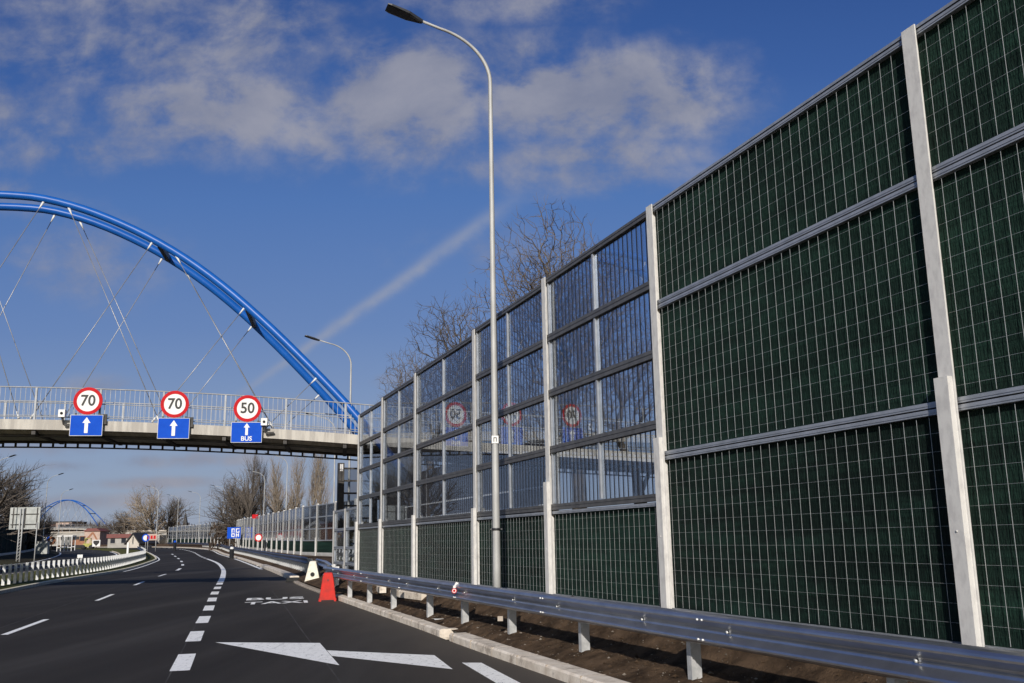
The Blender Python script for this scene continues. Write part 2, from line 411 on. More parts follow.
# ------------------------------------------------------------------ road markings (each sheet 4 mm above the asphalt)
def mark(b, pts, z=.004):
    b.add([(x,y,rise(y)+z) for x,y in pts], [tuple(range(len(pts)))])
def line_seg(b, tab, y0, y1, w, z=.004):
    ysg = frange(y0,y1,1.0 if y1-y0 < 6 else 2.0)
    for a,c in zip(ysg,ysg[1:]):
        la, lc = lateral(tab,a), lateral(tab,c); xa, xc = interp(tab,a), interp(tab,c)
        mark(b, [(xa-la.x*w,a-la.y*w),(xa+la.x*w,a+la.y*w),(xc+lc.x*w,c+lc.y*w),(xc-lc.x*w,c-lc.y*w)], z)
b = MB()
y = 13.0
while y < 42: line_seg(b, LANE_A, y, y+1.93, .125); y += 3.82
line_seg(b, LANE_A, 42.2, 96, .13)
y = 98
while y < 190: line_seg(b, LANE_A, y, y+3, .12); y += 5
y = 19.0-11.3
while y < 60: line_seg(b, LANE_B, y, y+3.75, .065); y += 11.0
for y0,y1 in ((62.5,67),(74,78),(85,89),(97,101),(108,113),(120,125)): line_seg(b, LANE_B, y0, y1, .1)
EDGE = [(yy, x+.25) for yy,x in XL]
line_seg(b, EDGE, 62, 150, .07)
XRE = [(yy, x-.30) for yy,x in XR]
line_seg(b, XRE, 62, 200, .11)
OE = [(yy, x-.3) for yy,x in XO_R]; line_seg(b, OE, 30, 150, .1, .0)
OF = [(yy, x-7.9) for yy,x in XO_R]; line_seg(b, OF, 30, 150, .1, .0)
o = b.build('lane_marking', M['paint']); o['kind'] = 'structure'
b = MB()
mark(b, [(-5.02,16.59),(-2.36,13.28),(-3.2,16.19)])
mark(b, [(-2.875,15.09),(-2.665,14.36),(-.82,12.68),(-1.18,14.22)])
o = b.build('lane_change_arrow_marking', M['paint']); o['kind'] = 'structure'
b = MB(); mark(b, [(-.74,13.32),(-.48,13.28),(.62,9.2),(.36,9.1)]); mark(b, [(1.0,7.2),(1.26,7.2),(2.4,3.2),(2.14,3.2)])
o = b.build('edge_marking', M['paint']); o['kind'] = 'structure'
b = MB()
SEAM = [(yy, x-.10) for yy,x in LANE_A]; line_seg(b, SEAM, 8, 13, .008, .003)
yq = 14.93
while yq < 38: line_seg(b, SEAM, yq+.05, yq+1.8, .007, .003); yq += 3.82
for q0,q1,dx_ in ((9,34,1.95),(12,46,-4.1)):
    line_seg(b, [(yy, x+dx_) for yy,x in LANE_A], q0, q1, .010, .003)
o = b.build('paving_seam', M['asphalt_seam']); o['kind'] = 'structure'
def road_text(txt, x, y, hgt, wid):
    b = MB(); Mx = Matrix.Translation((x,y,rise(y)+.004)) @ Matrix.Rotation(R(13.2),4,'Z') @ Matrix.Diagonal((1,hgt,1,1))
    vs, fs = glyphs(txt, 1.0, 0, .022, 'CENTER')
    xsx = [p.x for p in vs]; s = wid/(max(xsx)-min(xsx))
    b.add([Mx @ Vector((p.x*s,p.y,0)) for p in vs], fs)
    o = b.build('lane_lettering_marking', M['paint']); o['kind'] = 'structure'
road_text('BUS', -7.12, 29.15, 1.6, 1.65)
road_text('TAXI', -6.58, 27.2, 1.5, 1.7)
road_text('BUS', -17.7, 70.5, 4.0, 1.8)
road_text('TAXI', -16.3, 65.8, 4.0, 2.0)

# ------------------------------------------------------------------ near noise barrier (local x = along, y = towards the road, z = up)
AZ = R(-20.34)
U = Vector((math.sin(AZ), math.cos(AZ), 0)); NN = Vector((math.cos(AZ), -math.sin(AZ), 0))
WZ = math.atan2(U.y, U.x)
WALL_D = 6.4
def wall_pt(L, D, z=0): p = U*L + NN*D; return Vector((p.x,p.y,z))
BASE, TOP = .63, 6.17
def top_at(L): return TOP if L <= 15.6 else TOP - .37*(L-15.6)/16.7
nw = thing('noise_barrier', 'tall noise barrier of dark green wire-fronted panels and striped see-through panes behind guardrail', 'noise barrier', wall_pt(-.08,WALL_D), WZ)
POSTS = [-8.5,-3.5,1.5,6.43,11.5,15.5,19.6,24.7,28.7,32.3]
def add_post(parent, L, zt, zc, z0=.3):
    b = MB(); w = .165
    b.box(L-w/2, L+w/2, .055, .070, z0, zt)            # road-side flange
    b.box(L-.006, L+.006, -.075, .055, z0, zt-.002)    # web
    b.box(L-w/2, L+w/2, -.090, -.075, z0, zt)
    if zc:
        b.box(L-.070, L+.0835, .0705, .125, z0, zc)    # lower stiffening channel
        b.box(L-.078, L+.091, .072, .128, z0, z0+.02)
        b.tube([(L+.005,.125,(zc+z0)/2),(L+.005,.132,(zc+z0)/2)], .010, 6)
    return b.build('post', M['post'], parent)
for L in POSTS:
    add_post(nw, L, top_at(L)+.02, 2.9 if L < 12 else (2.55 if L < 16 else 2.25))
def wires(b, x0, x1, z0, z1, y, pitch=.16, r=.0014):
    n = int((x1-x0)/pitch); off = ((x1-x0)-(n-1)*pitch)/2
    for i in range(n):
        x = x0+off+i*pitch; j = rnd.uniform(-.004,.004)
        b.box(x-r+j, x+r+j, y+.001, y+.001+2*r, z0, z1)
    n = int((z1-z0)/pitch); off = ((z1-z0)-(n-1)*pitch)/2
    for i in range(n):
        z = z0+off+i*pitch; b.box(x0, x1, y-1.2*r, y, z-r*.5, z+r*.5)
def solid_panel(parent, x0, x1, z0, z1, slope=0, bulge=0):
    """absorbing cassette: rough fabric, wire grid, top and bottom frame"""
    b = MB(); nx = 40; nz = max(4,int((z1-z0)*12))
    rows = []
    for i in range(nx+1):
        x = x0+(x1-x0)*i/nx
        for k in range(nz+1):
            z = z0+(z1-z0)*k/nz
            q = Vector((x*.9, z*1.6, x0*3+z0)); e = min(i,nx-i,k,nz-k)/3
            rows.append((x, -.022+ min(1,e)*(.010*noise.noise(q)+.008*noise.noise(q*3.1)), z))
    fs = [(i*(nz+1)+k, (i+1)*(nz+1)+k, (i+1)*(nz+1)+k+1, i*(nz+1)+k+1) for i in range(nx) for k in range(nz)]
    b.add(rows, [f[::-1] for f in fs], 0, True)
    b.box(x0, x1, -.07, -.036, z0, z1)
    p = b.build('acoustic_panel', M['panel'], parent)
    b = MB(); wires(b, x0+.01, x1-.01, z0+.07, z1-.07, .012)
    b.build('wire_mesh', M['wire'], p)
    b = MB()
    for z in (z0+.007, z1-.057):
        b.box(x0, x1, -.05, .034, z, z+.050)
        b.box(x0, x1, .0342, .039, z+.018, z+.032)
    b.build('panel_frame', M['alu'], p)
    return p
for L0,L1 in zip(POSTS[:4],POSTS[1:5]):
    for z0,z1 in ((BASE,2.66),(2.66,4.74),(4.74,TOP-.02)):
        solid_panel(nw, L0+.014, L1-.014, z0, z1)
    b = MB(); b.box(L0+.012, L1-.012, -.05, .045, TOP-.018, TOP+.012); b.build('top_cap', M['alu'], nw)
def plinth(parent, x0, x1, z0, z1):
    b = MB(); b.box(x0+.014, x1-.014, -.055, .02, z0, z1-.003); return b.build('plinth', M['plinth'], parent)
for L0,L1 in zip(POSTS,POSTS[1:]): plinth(nw, L0, L1, .1, BASE)
def glass_bay(parent, L0, L1, zs, rail=.12, stripes=True, mullion=True, rm='alu_dark', pane='glass', pitch=.148):
    """one bay of stacked see-through panes; zs = heights of the rail centres, bottom to top"""
    x0, x1 = L0+.10, L1-.10; rows = list(zip(zs,zs[1:]))
    b = MB(); b.box(x0-.085, x1+.085, -.004, .004, zs[0]+.02, zs[-1]-.02)
    g = b.build('glass_pane', M[pane], parent)
    if stripes:
        b = MB()
        for z0,z1 in rows:
            n = int((x1-x0)/pitch); o0 = ((x1-x0)-(n-1)*pitch)/2
            for i in range(n):
                x = x0+o0+i*pitch
                if mullion and abs(x-(x0+x1)/2) < .05: continue
                b.box(x-.015, x+.015, .0045, .0075, z0+.05, z1-.05)
        b.build('bird_stripes', M['stripe'], g)
    b = MB()
    for i,z in enumerate(zs):
        h = rail if 0 < i < len(zs)-1 else rail*.8
        b.box(L0+.012, L1-.012, -.046, .046, z-h/2, z-.008)
        b.box(L0+.012, L1-.012, -.046, .046, z+.008, z+h/2)
        b.box(L0+.012, L1-.012, -.038, .038, z-.0079, z+.0079)
    b.build('rail', M[rm], parent)
    xm = (L0+L1)/2
    for nm,xa,xb in (('jamb',L0+.08,L0+.125),('jamb',L1-.125,L1-.08))+((('mullion',xm-.026,xm+.026),) if mullion else ()):
        b = MB()
        b.box(xa, xb, -.034, .034, zs[0]+rail/2, zs[-1]-rail/2)
        b.build(nm, M['alu'], parent)
for L0,L1 in zip(POSTS[4:],POSTS[5:]):
    d = TOP-(top_at(L0)+top_at(L1))/2
    k = (TOP-d-2.12)/(TOP-2.12)
    zs = [2.12+(z-2.12)*k for z in (2.12,3.10,4.08,5.07,6.12)]
    glass_bay(nw, L0, L1, zs, stripes=L0 < 26)
    solid_panel(nw, L0+.014, L1-.014, BASE, 2.06)
# low stretch of barrier passing under the footbridge
lw = thing('noise_barrier', 'low stretch of white-posted see-through barrier under the end of the footbridge', 'noise barrier', wall_pt(0,WALL_D), WZ)
for L in (34.5,36.8): add_post(lw, L, 2.76, 0)
for L0,L1 in ((32.4,34.5),(34.5,36.8)):
    glass_bay(lw, L0, L1, [.42,.86,1.40,2.05,2.72], rail=.09, stripes=False, mullion=False, pane='glass', rm='alu')
# dark framed screen of the stairs
sw = thing('stair_screen', 'dark steel framed glazed stair screen with white-capped post under the end of the bridge', 'screen', (-7.05,39.2,0), R(22))
b = MB(); b.box(-.12,.12,-.12,.12,.0,4.75); b.build('post', M['girder'], sw)
b = MB(); b.box(-.06,.06,-.14,-.121,4.42,4.70); b.build('post_cap', M['white'], sw)
b = MB(); b.box(1.3,1.5,-.1,.1,0,4.6); b.build('post', M['girder'], sw)
b = MB(); b.box(.1,1.35,-.012,.012,.3,4.5); b.build('glass_pane', M['glass_far'], sw)
for i in range(9):
    b = MB(); b.box(.1,1.3,-.04,.04,.5+.5*i,.57+.5*i); b.build('rung', M['girder'], sw)

# ------------------------------------------------------------------ far noise barrier along the bend
fw = thing('noise_barrier', 'long pale-posted see-through noise barrier following the bend in the distance', 'noise barrier', (0,0,0))
WPATH = [(59.5, xr(59.5)+5.2)]
yy = 59.5
FH = 4.4
while yy < 205 and len(WPATH) < 46:
    t = Vector((xr(yy+1)-xr(yy),1)).normalized(); yy += t.y*4.0
    l = lateral(XR,yy); off = max(2.3, 3.3-.02*(yy-59.5)) + max(0,(70-yy)*.16)
    WPATH.append((yy+l.y*0, xr(yy)+off/max(.5,l.x)*1.0))
pm = MB(); pm.box(-.08,.08,.055,.07,.1,4.2); pm.box(-.006,.006,-.07,.055,.1,4.2); pm.box(-.08,.08,-.085,-.07,.1,4.2)
pm.box(-.085,.085,.071,.13,.1,1.9)
post0 = pm.build('post', M['post'], fw)
bm_ = MB(); bm_.box(.01,.99,-.012,.012,1.75,4.1); pane0 = bm_.build('glass_pane', M['glass_far'], fw)
bm_ = MB()
for z in (1.72,2.5,3.3,4.1): bm_.box(.02,.98,-.03,.03,z-.035,z+.035)
bm_.box(.49,.51,-.028,.028,1.756,4.064); rail0 = bm_.build('rail', M['alu'], fw)
bm_ = MB(); bm_.box(.01,.99,-.06,.0,.92,1.68)
grn0 = bm_.build('acoustic_panel', M['panel'], fw)
bm_ = MB(); bm_.box(.01,.99,-.058,.015,-.2,.92); pl0 = bm_.build('plinth', M['plinth'], fw)
first = True
for i,(y,x) in enumerate(WPATH):
    def put(o):
        c = o if first else o.copy()
        if not first: COL.objects.link(c); c.parent = fw
        return c
    if i+1 < len(WPATH):
        y1,x1 = WPATH[i+1]; d = Vector((x1-x,y1-y)); a = math.atan2(d.y,d.x)
    z = rise(y)
    c = put(post0); c.location = (x,y,z); c.rotation_euler = (0,0,a)
    if i+1 < len(WPATH):
        for o in (pane0,rail0,grn0,pl0):
            c = put(o); c.location = (x,y,z); c.rotation_euler = (0,0,a); c.scale = (d.length,1,1)
    first = False

# ------------------------------------------------------------------ guardrails
PW = [(.002,.146),(.030,.140),(.062,.128),(.080,.110),(.084,.095),(.078,.080),(.030,.044),(.008,.028),(.002,.010),(.002,-.010),(.008,-.028),(.030,-.044),(.078,-.080),(.084,-.095),(.080,-.110),(.062,-.128),(.030,-.140),(.002,-.146)]
WPROF = [(-a,z) for a,z in PW] + [(-a+.008,z) for a,z in PW[::-1]]      # lateral negative = towards the road
def rail_post(front=True, h=.80):
    """post with slanted top, local: x lateral (+ = away from the road), y along, z up"""
    b = MB()
    vs = [(-.01,-.05,-.25),(.11,-.05,-.25),(.11,.05,-.25),(-.01,.05,-.25),(-.01,-.05,h),(.11,-.05,h),(.11,.05,h),(-.01,.05,h)]
    t = .007
    b.box(.004,.11,-.042,-.042+t,-.25,h); b.box(.004,.11,.042-t,.042,-.25,h); b.box(-.004,.004,-.042,.042,-.25,h)
    b.box(.098,.1095,-.042+t,-.018,-.25,h); b.box(.098,.1095,.018,.042-t,-.25,h)
    return b
def spacer():
    b = MB(); b.box(-.10,-.0045,-.045,.045,.48,.64); b.box(-.104,-.1002,-.04,.04,.50,.62); return b
def guardrail(label, pts, group, postpos, zc=.755-.0, bolts=True, mirror=1, extra=None, rm='steel', ph=None):
    g = thing('guardrail', label, 'guardrail', (pts[0][0],pts[0][1],pts[0][2]), 0, group)
    o = Vector(pts[0]); path = []
    for i,p in enumerate(pts):
        a = Vector(pts[max(0,i-1)]); c = Vector(pts[min(len(pts)-1,i+1)]); d = (c-a).normalized()
        path.append((Vector(p)-o, Vector((d.y,-d.x,0)).normalized()*mirror))
    b = MB(); b.sweep([(p+Vector((0,0,zc-.155)),l) for p,l in path], WPROF)
    if extra: extra(b, o)
    rail = b.build('rail', [M[rm],M['bolt']], g)
    pm = sp = None
    for (q, l) in postpos(path):
        rz = math.atan2(l.y,l.x)
        if pm is None:
            pm = rail_post(h=ph or zc-.07).build('post', M['steel_post'], g); c, s = pm, None
            if bolts: s = sp = spacer().build('spacer', M['steel_post'], g)
        else:
            c = pm.copy(); COL.objects.link(c); c.parent = g; s = None
            if bolts: s = sp.copy(); COL.objects.link(s); s.parent = g
        c.location = q+l*.105; c.rotation_euler = (0,0,rz)
        if s: s.location = q+l*.105; s.rotation_euler = (0,0,rz)
    return g, rail
def walk(step, start=0.0, limit=100):
    def f(path):
        out = []; need = start; acc = 0
        for (p,l),(p2,l2) in zip(path,path[1:]):
            d = (p2-p).length
            while need <= acc+d and len(out) < limit:
                t = (need-acc)/d; out.append((p.lerp(p2,t), l)); need += step
            acc += d
        return out
    return f
near = []
for L in frange(-12,30.0,1.0):
    p = wall_pt(L,4.96); near.append((p.x,p.y,.155+.0*L))
for q in ((-6.0,32.2),(-6.75,35.6),(-7.6,39.4),(-8.45,42.6),(-9.1,45)): near.append((q[0],q[1],.15))
pl_ = [-9.5,-7,-4.5,-2,.6,3.2,5.9,8.75,11.40,14.02,16.38,18.65,21.7,24.3,26.9,29.6,32.5,36]
def near_posts(path):
    out = []
    for L in pl_:
        s = L+12; i = 0; acc = 0
        for (p,l),(p2,l2) in zip(path,path[1:]):
            d = (p2-p).length
            if acc+d >= s: out.append((p.lerp(p2,(s-acc)/d), l)); break
            acc += d
    return out
o0 = Vector(near[0])
def rail_bolts(b, o):
    for k in range(20):
        L = -10.5 + 2.0*k + (.35 if k%2 else 0)
        q = wall_pt(L,4.96)-o; q.z = .58; b.tube([q-NN*.006, q-NN*.022],.014,8,1)
    for L in (-8.2,-4,-.1,4.2,8.2,12.2,16.2,20.2,24.2,28.2):
        for dl in (-.04,.04):
            for dz in (.09,-.09):
                q = wall_pt(L+dl,4.96)-o; q.z = .58+dz; b.tube([q-NN*.070, q-NN*.096],.012,6,1)
gr, rail = guardrail('near galvanised guardrail running along the dirt verge in front of the tall barrier', near, 'roadside guardrails', near_posts, zc=.735, extra=rail_bolts)
c = wall_pt(16.15,4.96)-o0; c.z = .58+.02
k = MB(); k.disc((0,0),.045,-.012,.0,18); k.ring((0,0),.022,.033,-.016,-.0121,18,1)
d_ = k.build('reflector', [M['red'],M['white']], gr, c-NN*.10, R(0)); 
k = MB(); k.prism([(-.025,.045),(.02,.045),(.075,.13),(.03,.145)],'y',-.010,.004); k.build('reflector_tab', M['white'], gr, c-NN*.10)
k = MB(); k.box(-.04,.04,-.045,.0,-.035,.035); k.build('mounting_block', M['kerb_low'], gr, (wall_pt(14.15,4.98)-o0)+Vector((0,0,.43)))

far = []
for y in frange(42.6,200,2.5):
    l = lateral(XR,y); far.append((xr(y)+l.x*.70, y+l.y*.70, rise(y)+.22))
guardrail('far galvanised guardrail beyond the plastic barriers, curving left with the far kerb', far, 'roadside guardrails', walk(1.33,.3), bolts=False, rm='steel_dark_reflection')
med = []
for y in frange(28,138,2.0):
    l = lateral(XL,y); med.append((xl(y)-l.x*1.25, y-l.y*1.25, rise(y)+.10))
guardrail('median guardrail of closely set pale posts along the left edge of the road', med, 'roadside guardrails', walk(1.05,.2), bolts=False, mirror=1, zc=.78, rm='steel_dark_reflection', ph=.84)
# dark reflective marker tubes that top the median posts nearest the camera
# ------------------------------------------------------------------ street lamps
def lamp(label, x, y, z, h, arm, ang, parts=True):
    """ang: direction of the arm in the ground plane"""
    t = thing('street_lamp', label, 'street lamp', (x,y,z), ang, 'street lamps')
    b = MB(); pts = []; rad = []
    for i in range(13):
        f = i/12; pts.append((0,0,-.3+(h-1.35+.3)*f)); rad.append(.074-.034*f)
    hz = h-1.35
    for i in range(1,17):                                  # swept arm: quarter bend that flattens out
        f = i/16; a = R(79)*f
        pts.append((1.28*(1-math.cos(a)), 0, hz+1.02*math.sin(a))); rad.append(.040-.012*f)
    e = Vector(pts[-1]); dr = (Vector(pts[-1])-Vector(pts[-2])).normalized()
    dr = Vector((math.cos(R(14)),0,math.sin(R(14))))
    end = e+dr*(arm-e.x-.72); pts.append(tuple(end)); rad.append(.027)
    b.tube(pts, rad, 10)
    b.build('pole', M['pole'], t)
    hd = MB(); w = Vector((0,1,0)); up = dr.cross(w)*-1
    sec = [(0,.035,.04),(.06,.05,.05),(.16,.085,.05),(.30,.14,.045),(.66,.15,.032),(.74,.13,.02)]
    vs = []
    for s_,hw,ht in sec:
        c = end+dr*s_
        for a_,b_ in ((-hw,-ht*.5),(hw,-ht*.5),(hw,ht*.6),(hw*.7,ht),(-hw*.7,ht),(-hw,ht*.6)): vs.append(c+w*a_+up*b_)
    fs = [(i*6+j,i*6+(j+1)%6,(i+1)*6+(j+1)%6,(i+1)*6+j) for i in range(5) for j in range(6)]+[(5,4,3,2,1,0),tuple(30+j for j in range(6))]
    hd.add(vs, fs)
    H = hd.build('lamp_head', M['lamp_head'], t)
    if parts:
        ln = MB(); vs = []
        for s_,hw in ((.36,.10),(.64,.11)):
            for a_ in (-hw,hw):
                vs.append(end+dr*s_+w*a_-up*.028)
        vs += [v-up*.006 for v in vs]
        ln.add(vs, [(0,1,3,2),(4,6,7,5),(0,4,5,1),(1,5,7,3),(3,7,6,2),(2,6,4,0)]); ln.build('lens', M['lamp_lens'], H)
    return t
LDIR = math.atan2(-NN.y,-NN.x)
L0 = lamp('tall grey street lamp nearest the camera, between the guardrail and the tall barrier', -.343,17.61,.56, 11.83-.56, 2.12, LDIR)
L0.children[0].name = 'pole'
pole0 = [c for c in L0.children if c.name.startswith('pole')][0]
k = MB(); k.box(-.062,.062,-.073,-.066,3.32,3.46); k.box(-.03,-.016,-.0745,-.0732,3.35,3.43,1); k.box(-.016,.016,-.0745,-.0732,3.415,3.43,1); k.box(.016,.03,-.0745,-.0732,3.35,3.43,1)
k.build('number_plate', [M['white'],M['black']], L0, (0,0,-.56), -LDIR+R(2))
k = MB(); k.tube([(0,0,1.76),(0,0,1.80)],.083,12); k.box(-.11,.11,-.012,.012,1.768,1.792); k.build('strap', M['lamp_head'], L0, (0,0,-.56), -LDIR)
k = MB(); k.tube([(0,0,-.05),(0,0,.10)],.13,14); k.build('base_flange', M['pole'], L0)
def rlamp(label, px_x, y, parts=False, h=10.6):
    x = (px_x-515.6)/979*y
    return lamp(label, x, y, rise(y)+.3, h-.3, 2.3, LDIR+R(3), parts)
rlamp('grey street lamp behind the right end of the footbridge, seen above its railing', 348, 46, True, 11.4)
rlamp('grey street lamp whose pole stands left of the dark stair screen under the bridge', 333, 68, True)
for lab,px,y in (('grey street lamp at the far barrier, left of the row of four poplars',285,97),('grey street lamp in front of the dense bare tree',262.5,122),
                 ('grey street lamp just right of the blue lane board',244.5,140),('grey street lamp left of the blue lane board, by the bend',222,158),
                 ('grey street lamp in the middle of the bend behind the blue marker post',198,178),('grey street lamp right of the distant church spire',176,190)):
    rlamp(lab, px, y, False, 10.3)
for lab,px,y,h in (('grey street lamp beside the opposite carriageway, right of the big sign back',42,117,10.8),('grey street lamp in front of the distant blue arch',57,160,11.0),
                   ('grey street lamp out at the left behind the dark barrier',-13,88,10.6)):
    x = (px-515.6)/979*y; lamp(lab, x, y, rise(y)+.2, h-1.0, 2.2, R(-15), False)
x = (155.5-515.6)/979*150; lamp('grey street lamp on the grassy tip of the median beside the red board', x, 150, rise(150), 10.0, 2.2, R(170), False)

# ------------------------------------------------------------------ footbridge (local x along the deck to the right, y away, z up)
BZ = R(10)                                                  # deck axis: azimuth 80 degrees
BB = Vector((math.cos(BZ), math.sin(BZ),0)); BN = Vector((-math.sin(BZ), math.cos(BZ),0))
BO = BN*33.26
S0 = -12.3; WD = 3.5; AW = 4.8; LEAN = .20
def deck_z(s):
    d = abs(s-S0)
    return 5.70-.0031*d*d if d < 13.5 else 5.70-.0031*13.5**2-.06*(d-13.5)
AT = [(0,13.95),(1.3,13.88),(2.6,13.58),(3.9,13.10),(5.3,12.42),(6.7,11.55),(8.1,10.47),(9.5,9.2),(10.85,7.85),(12.2,6.42),(12.9,5.6),(14.6,3.55)]
def arch_z(s): return interp(AT, abs(s-S0)) if abs(s-S0) > .01 else 13.95
def make_bridge(label, loc, rz, detail=True):
    br = thing('footbridge', label, 'footbridge', loc, rz, 'blue arch footbridges')
    s_rng = frange(-40,26,1.0) if detail else frange(-27,3,1.5)
    dk = MB(); prof = lambda y0,y1,z0,z1: [(y0,z0),(y1,z0),(y1,z1),(y0,z1)]
    P = [(Vector((s,0,deck_z(s))),Vector((0,1,0))) for s in s_rng]
    dk.sweep(P, [(.0,-.33),(.20,-.33),(.50,-.42),(WD-.5,-.42),(WD-.2,-.33),(WD,-.33),(WD,0),(.0,0)])
    dk.build('deck', M['deck'], br)
    g = MB()
    for y0,y1 in ((.55,.75),(WD-.75,-.55+WD)):
        g.sweep(P, prof(y0,y1,-.50,-.425))
    for s in frange(-38,24,2.0):
        z = deck_z(s); g.box(s-.07,s+.07,.755,WD-.755,z-.49,z-.43)
        g.box(s-.06,s+.06,.08,.545,z-.48,z-.345); g.box(s-.06,s+.06,WD-.545,WD-.08,z-.48,z-.345)
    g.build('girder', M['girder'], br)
    g = MB()                                                 # service ladder under the far edge
    for y in (WD+.06,):
        g.sweep(P, prof(y,y+.06,-.60,-.55)); g.sweep(P, prof(y,y+.06,-.40,-.34))
        for s in frange(-38,24,.42):
            z = deck_z(s); g.box(s-.035,s+.035,y+.01,y+.05,z-.55,z-.40)
    g.build('cable_ladder', M['girder'], br)
    for side,y in ((0,.07),(1,WD-.07)):
        r = MB()
        for dz,w in ((1.07,.045),(.56,.03),(.10,.03)):
            r.tube([(p.x,y,p.z+dz) for p,_ in P], w/2, 6)
        for s in frange(s_rng[0],s_rng[-1],2.0):
            z = deck_z(s); r.box(s-.03,s+.03,y-.03,y+.03,z-.02,z+1.05)
        for s in frange(s_rng[0]+.1,s_rng[-1]-.1,.155 if detail else .5):
            z = deck_z(s); r.box(s-.0065,s+.0065,y-.0065,y+.0065,z+.09,z+1.06)
        r.build('railing', M['railing'], br)
    for side in (0,1):
        a = MB(); pts = []
        for s in frange(S0-14.2,S0+14.2,.45):
            z = arch_z(s); y = LEAN*(z-5.2); pts.append((s, y if side == 0 else AW-y, z))
        a.tube(pts, .145, 16)
        a.build('arch', M['arch_blue'], br)
    for d in (5.6,8.8,-5.6,-8.8):
        cb = MB(); s = S0+d; z = arch_z(s); y = LEAN*(z-5.2)
        cb.bar((s,y+.1,z-.05),(s,AW-y-.1,z-.05),.15,.2)
        cb.build('cross_brace', M['arch_dark'], br)
    nodes = [(1.5,-1.65),(2.4,6.05),(5.35,2.25),(6.25,9.75),(8.7,6.05),(11.3,9.75)]
    for side in (0,1):
        for sg in (1,-1):
            for d,e in nodes:
                s = S0+sg*d; z = arch_z(s)-.15; y = LEAN*(z-5.2)
                an = S0+sg*e
                A = Vector((s, y if side==0 else AW-y, z)); B = Vector((an+(.12*sg if e>d else -.12*sg), .25 if side==0 else WD-.25, deck_z(an)+.05))
                h = MB(); h.tube([A,B],.015 if detail else .04,6)
                ho = h.build('hanger', M['cable'], br)
                if detail:
                    dr = (B-A).normalized()
                    f = MB(); f.tube([A-dr*.05,A+dr*.28],[.05,.022],6); f.build('clevis', M['fork'], ho)
                    f = MB(); f.tube([B-dr*.26,B],[.022,.045],6); f.build('clevis', M['fork'], ho)
    for s in (S0+14.0, S0-14.0):
        p = MB(); z = deck_z(s)-.70
        p.tube([(s,WD/2,-.5),(s,WD/2,z-1.1)],.45,20); p.prism([(s-.55,z-1.3),(s+.55,z-1.3),(s+1.1,z+.19),(s-1.1,z+.19)],'y',.5,WD-.5)
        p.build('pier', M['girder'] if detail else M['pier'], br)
    if detail:
        for s in (20.0,-36.0):
            p = MB(); p.box(s-.6,s+.6,1,WD-1,-.5,deck_z(s)-.70); p.build('pier', M['pier'], br)
    return br
make_bridge('blue twin-arch footbridge crossing the road, carrying the lane signs', BO, BZ)

def sign_mat(): return Matrix.Rotation(R(90),4,'X')
FY = Vector((0,-1,0))
def lane_sign(label, s, num, zd, zp, bus=False):
    p = BO + BB*s + BN*(-.14)
    t = thing('lane_sign', label, 'road sign', (p.x,p.y,0), BZ, 'lane signs on the footbridge')
    d = MB(); d.disc((0,zd),.445,-.02,.0,48); disc = d.build('disc', M['white'], t)
    r = MB(); r.ring((0,zd),.345,.452,-.026,.002,56); r.build('rim', M['red'], disc)
    n = MB(); n.text(num,.50, Matrix.Translation((0,-.024,zd)) @ sign_mat(), .003, .011, sx=.94); n.build('numeral', M['black'], disc)
    b = MB(); b.box(-.49,.49,-.02,.0,zp-.33,zp+.33); pan = b.build('arrow_panel', M['blue'], t)
    e = MB()
    for x0,x1,z0,z1 in ((-.5,.5,-.345,-.331),(-.5,.5,.331,.345),(-.505,-.491,-.33,.33),(.491,.505,-.33,.33)): e.box(x0,x1,-.022,.002,zp+z0,zp+z1)
    e.build('panel_edge', M['sign_back'], pan)
    a = MB(); k = .10 if bus else 0; q = .78 if bus else 1
    a.prism([(x*q,zp+k+z*q) for x,z in ((-.055,-.25),(.055,-.25),(.055,.08),(.125,.08),(0,.27),(-.125,.08),(-.055,.08))],'y',-.026,-.0205)
    a.build('arrow', M['white'], pan)
    if bus:
        n = MB(); n.text('BUS',.21, Matrix.Translation((0,-.024,zp-.215)) @ sign_mat(), .003, .004); n.build('lettering', M['white'], pan)
    k = MB()
    for x in (-.36,.36): k.box(x-.03,x+.03,.003,.12,zp-.2,zp-.14); k.box(x-.03,x+.03,.003,.05,zp-.3,zp+.40)
    k.box(-.03,.03,.003,.05,zp-.3,zd+.40); k.box(.36,.60,.05,.12,zp+.05,zp+.38)
    k.build('bracket', M['girder'], t)
    return t
lane_sign('leftmost red-rimmed 70 speed sign with blue arrow panel on the footbridge', -8.33,'70',6.28,5.475)
lane_sign('middle red-rimmed 70 speed sign with blue arrow panel, between the other 70 and the 50', -5.60,'70',6.19,5.385)
lane_sign('red-rimmed 50 speed sign with blue BUS arrow panel on the footbridge', -3.25,'50',6.06,5.255, True)
for lab,s in (('small white camera box on the deck edge left of the leftmost 70 sign',-9.07),('small white camera box on the deck edge right of the 50 sign',-2.68)):
    p = BO+BB*s+BN*(-.20)
    t = thing('camera_box', lab, 'camera', (p.x,p.y,deck_z(s)), BZ, 'camera boxes on the footbridge')
    b = MB(); b.box(-.10,.10,-.14,.08,.06,.30); b.build('housing', M['white'], t)
    b = MB(); b.bar((0,-.03,.06),(.05,.05,-.18),.05,.05); b.bar((.05,.05,-.18),(.32,.10,-.16),.06,.06); b.build('bracket', M['girder'], t)
    b = MB(); b.tube([(0,-.141,.18),(0,-.16,.18)],.045,10); b.build('lens', M['black'], t)
make_bridge('distant small blue arch footbridge over the far end of the road', (-121,282,1.2), R(-12), False)

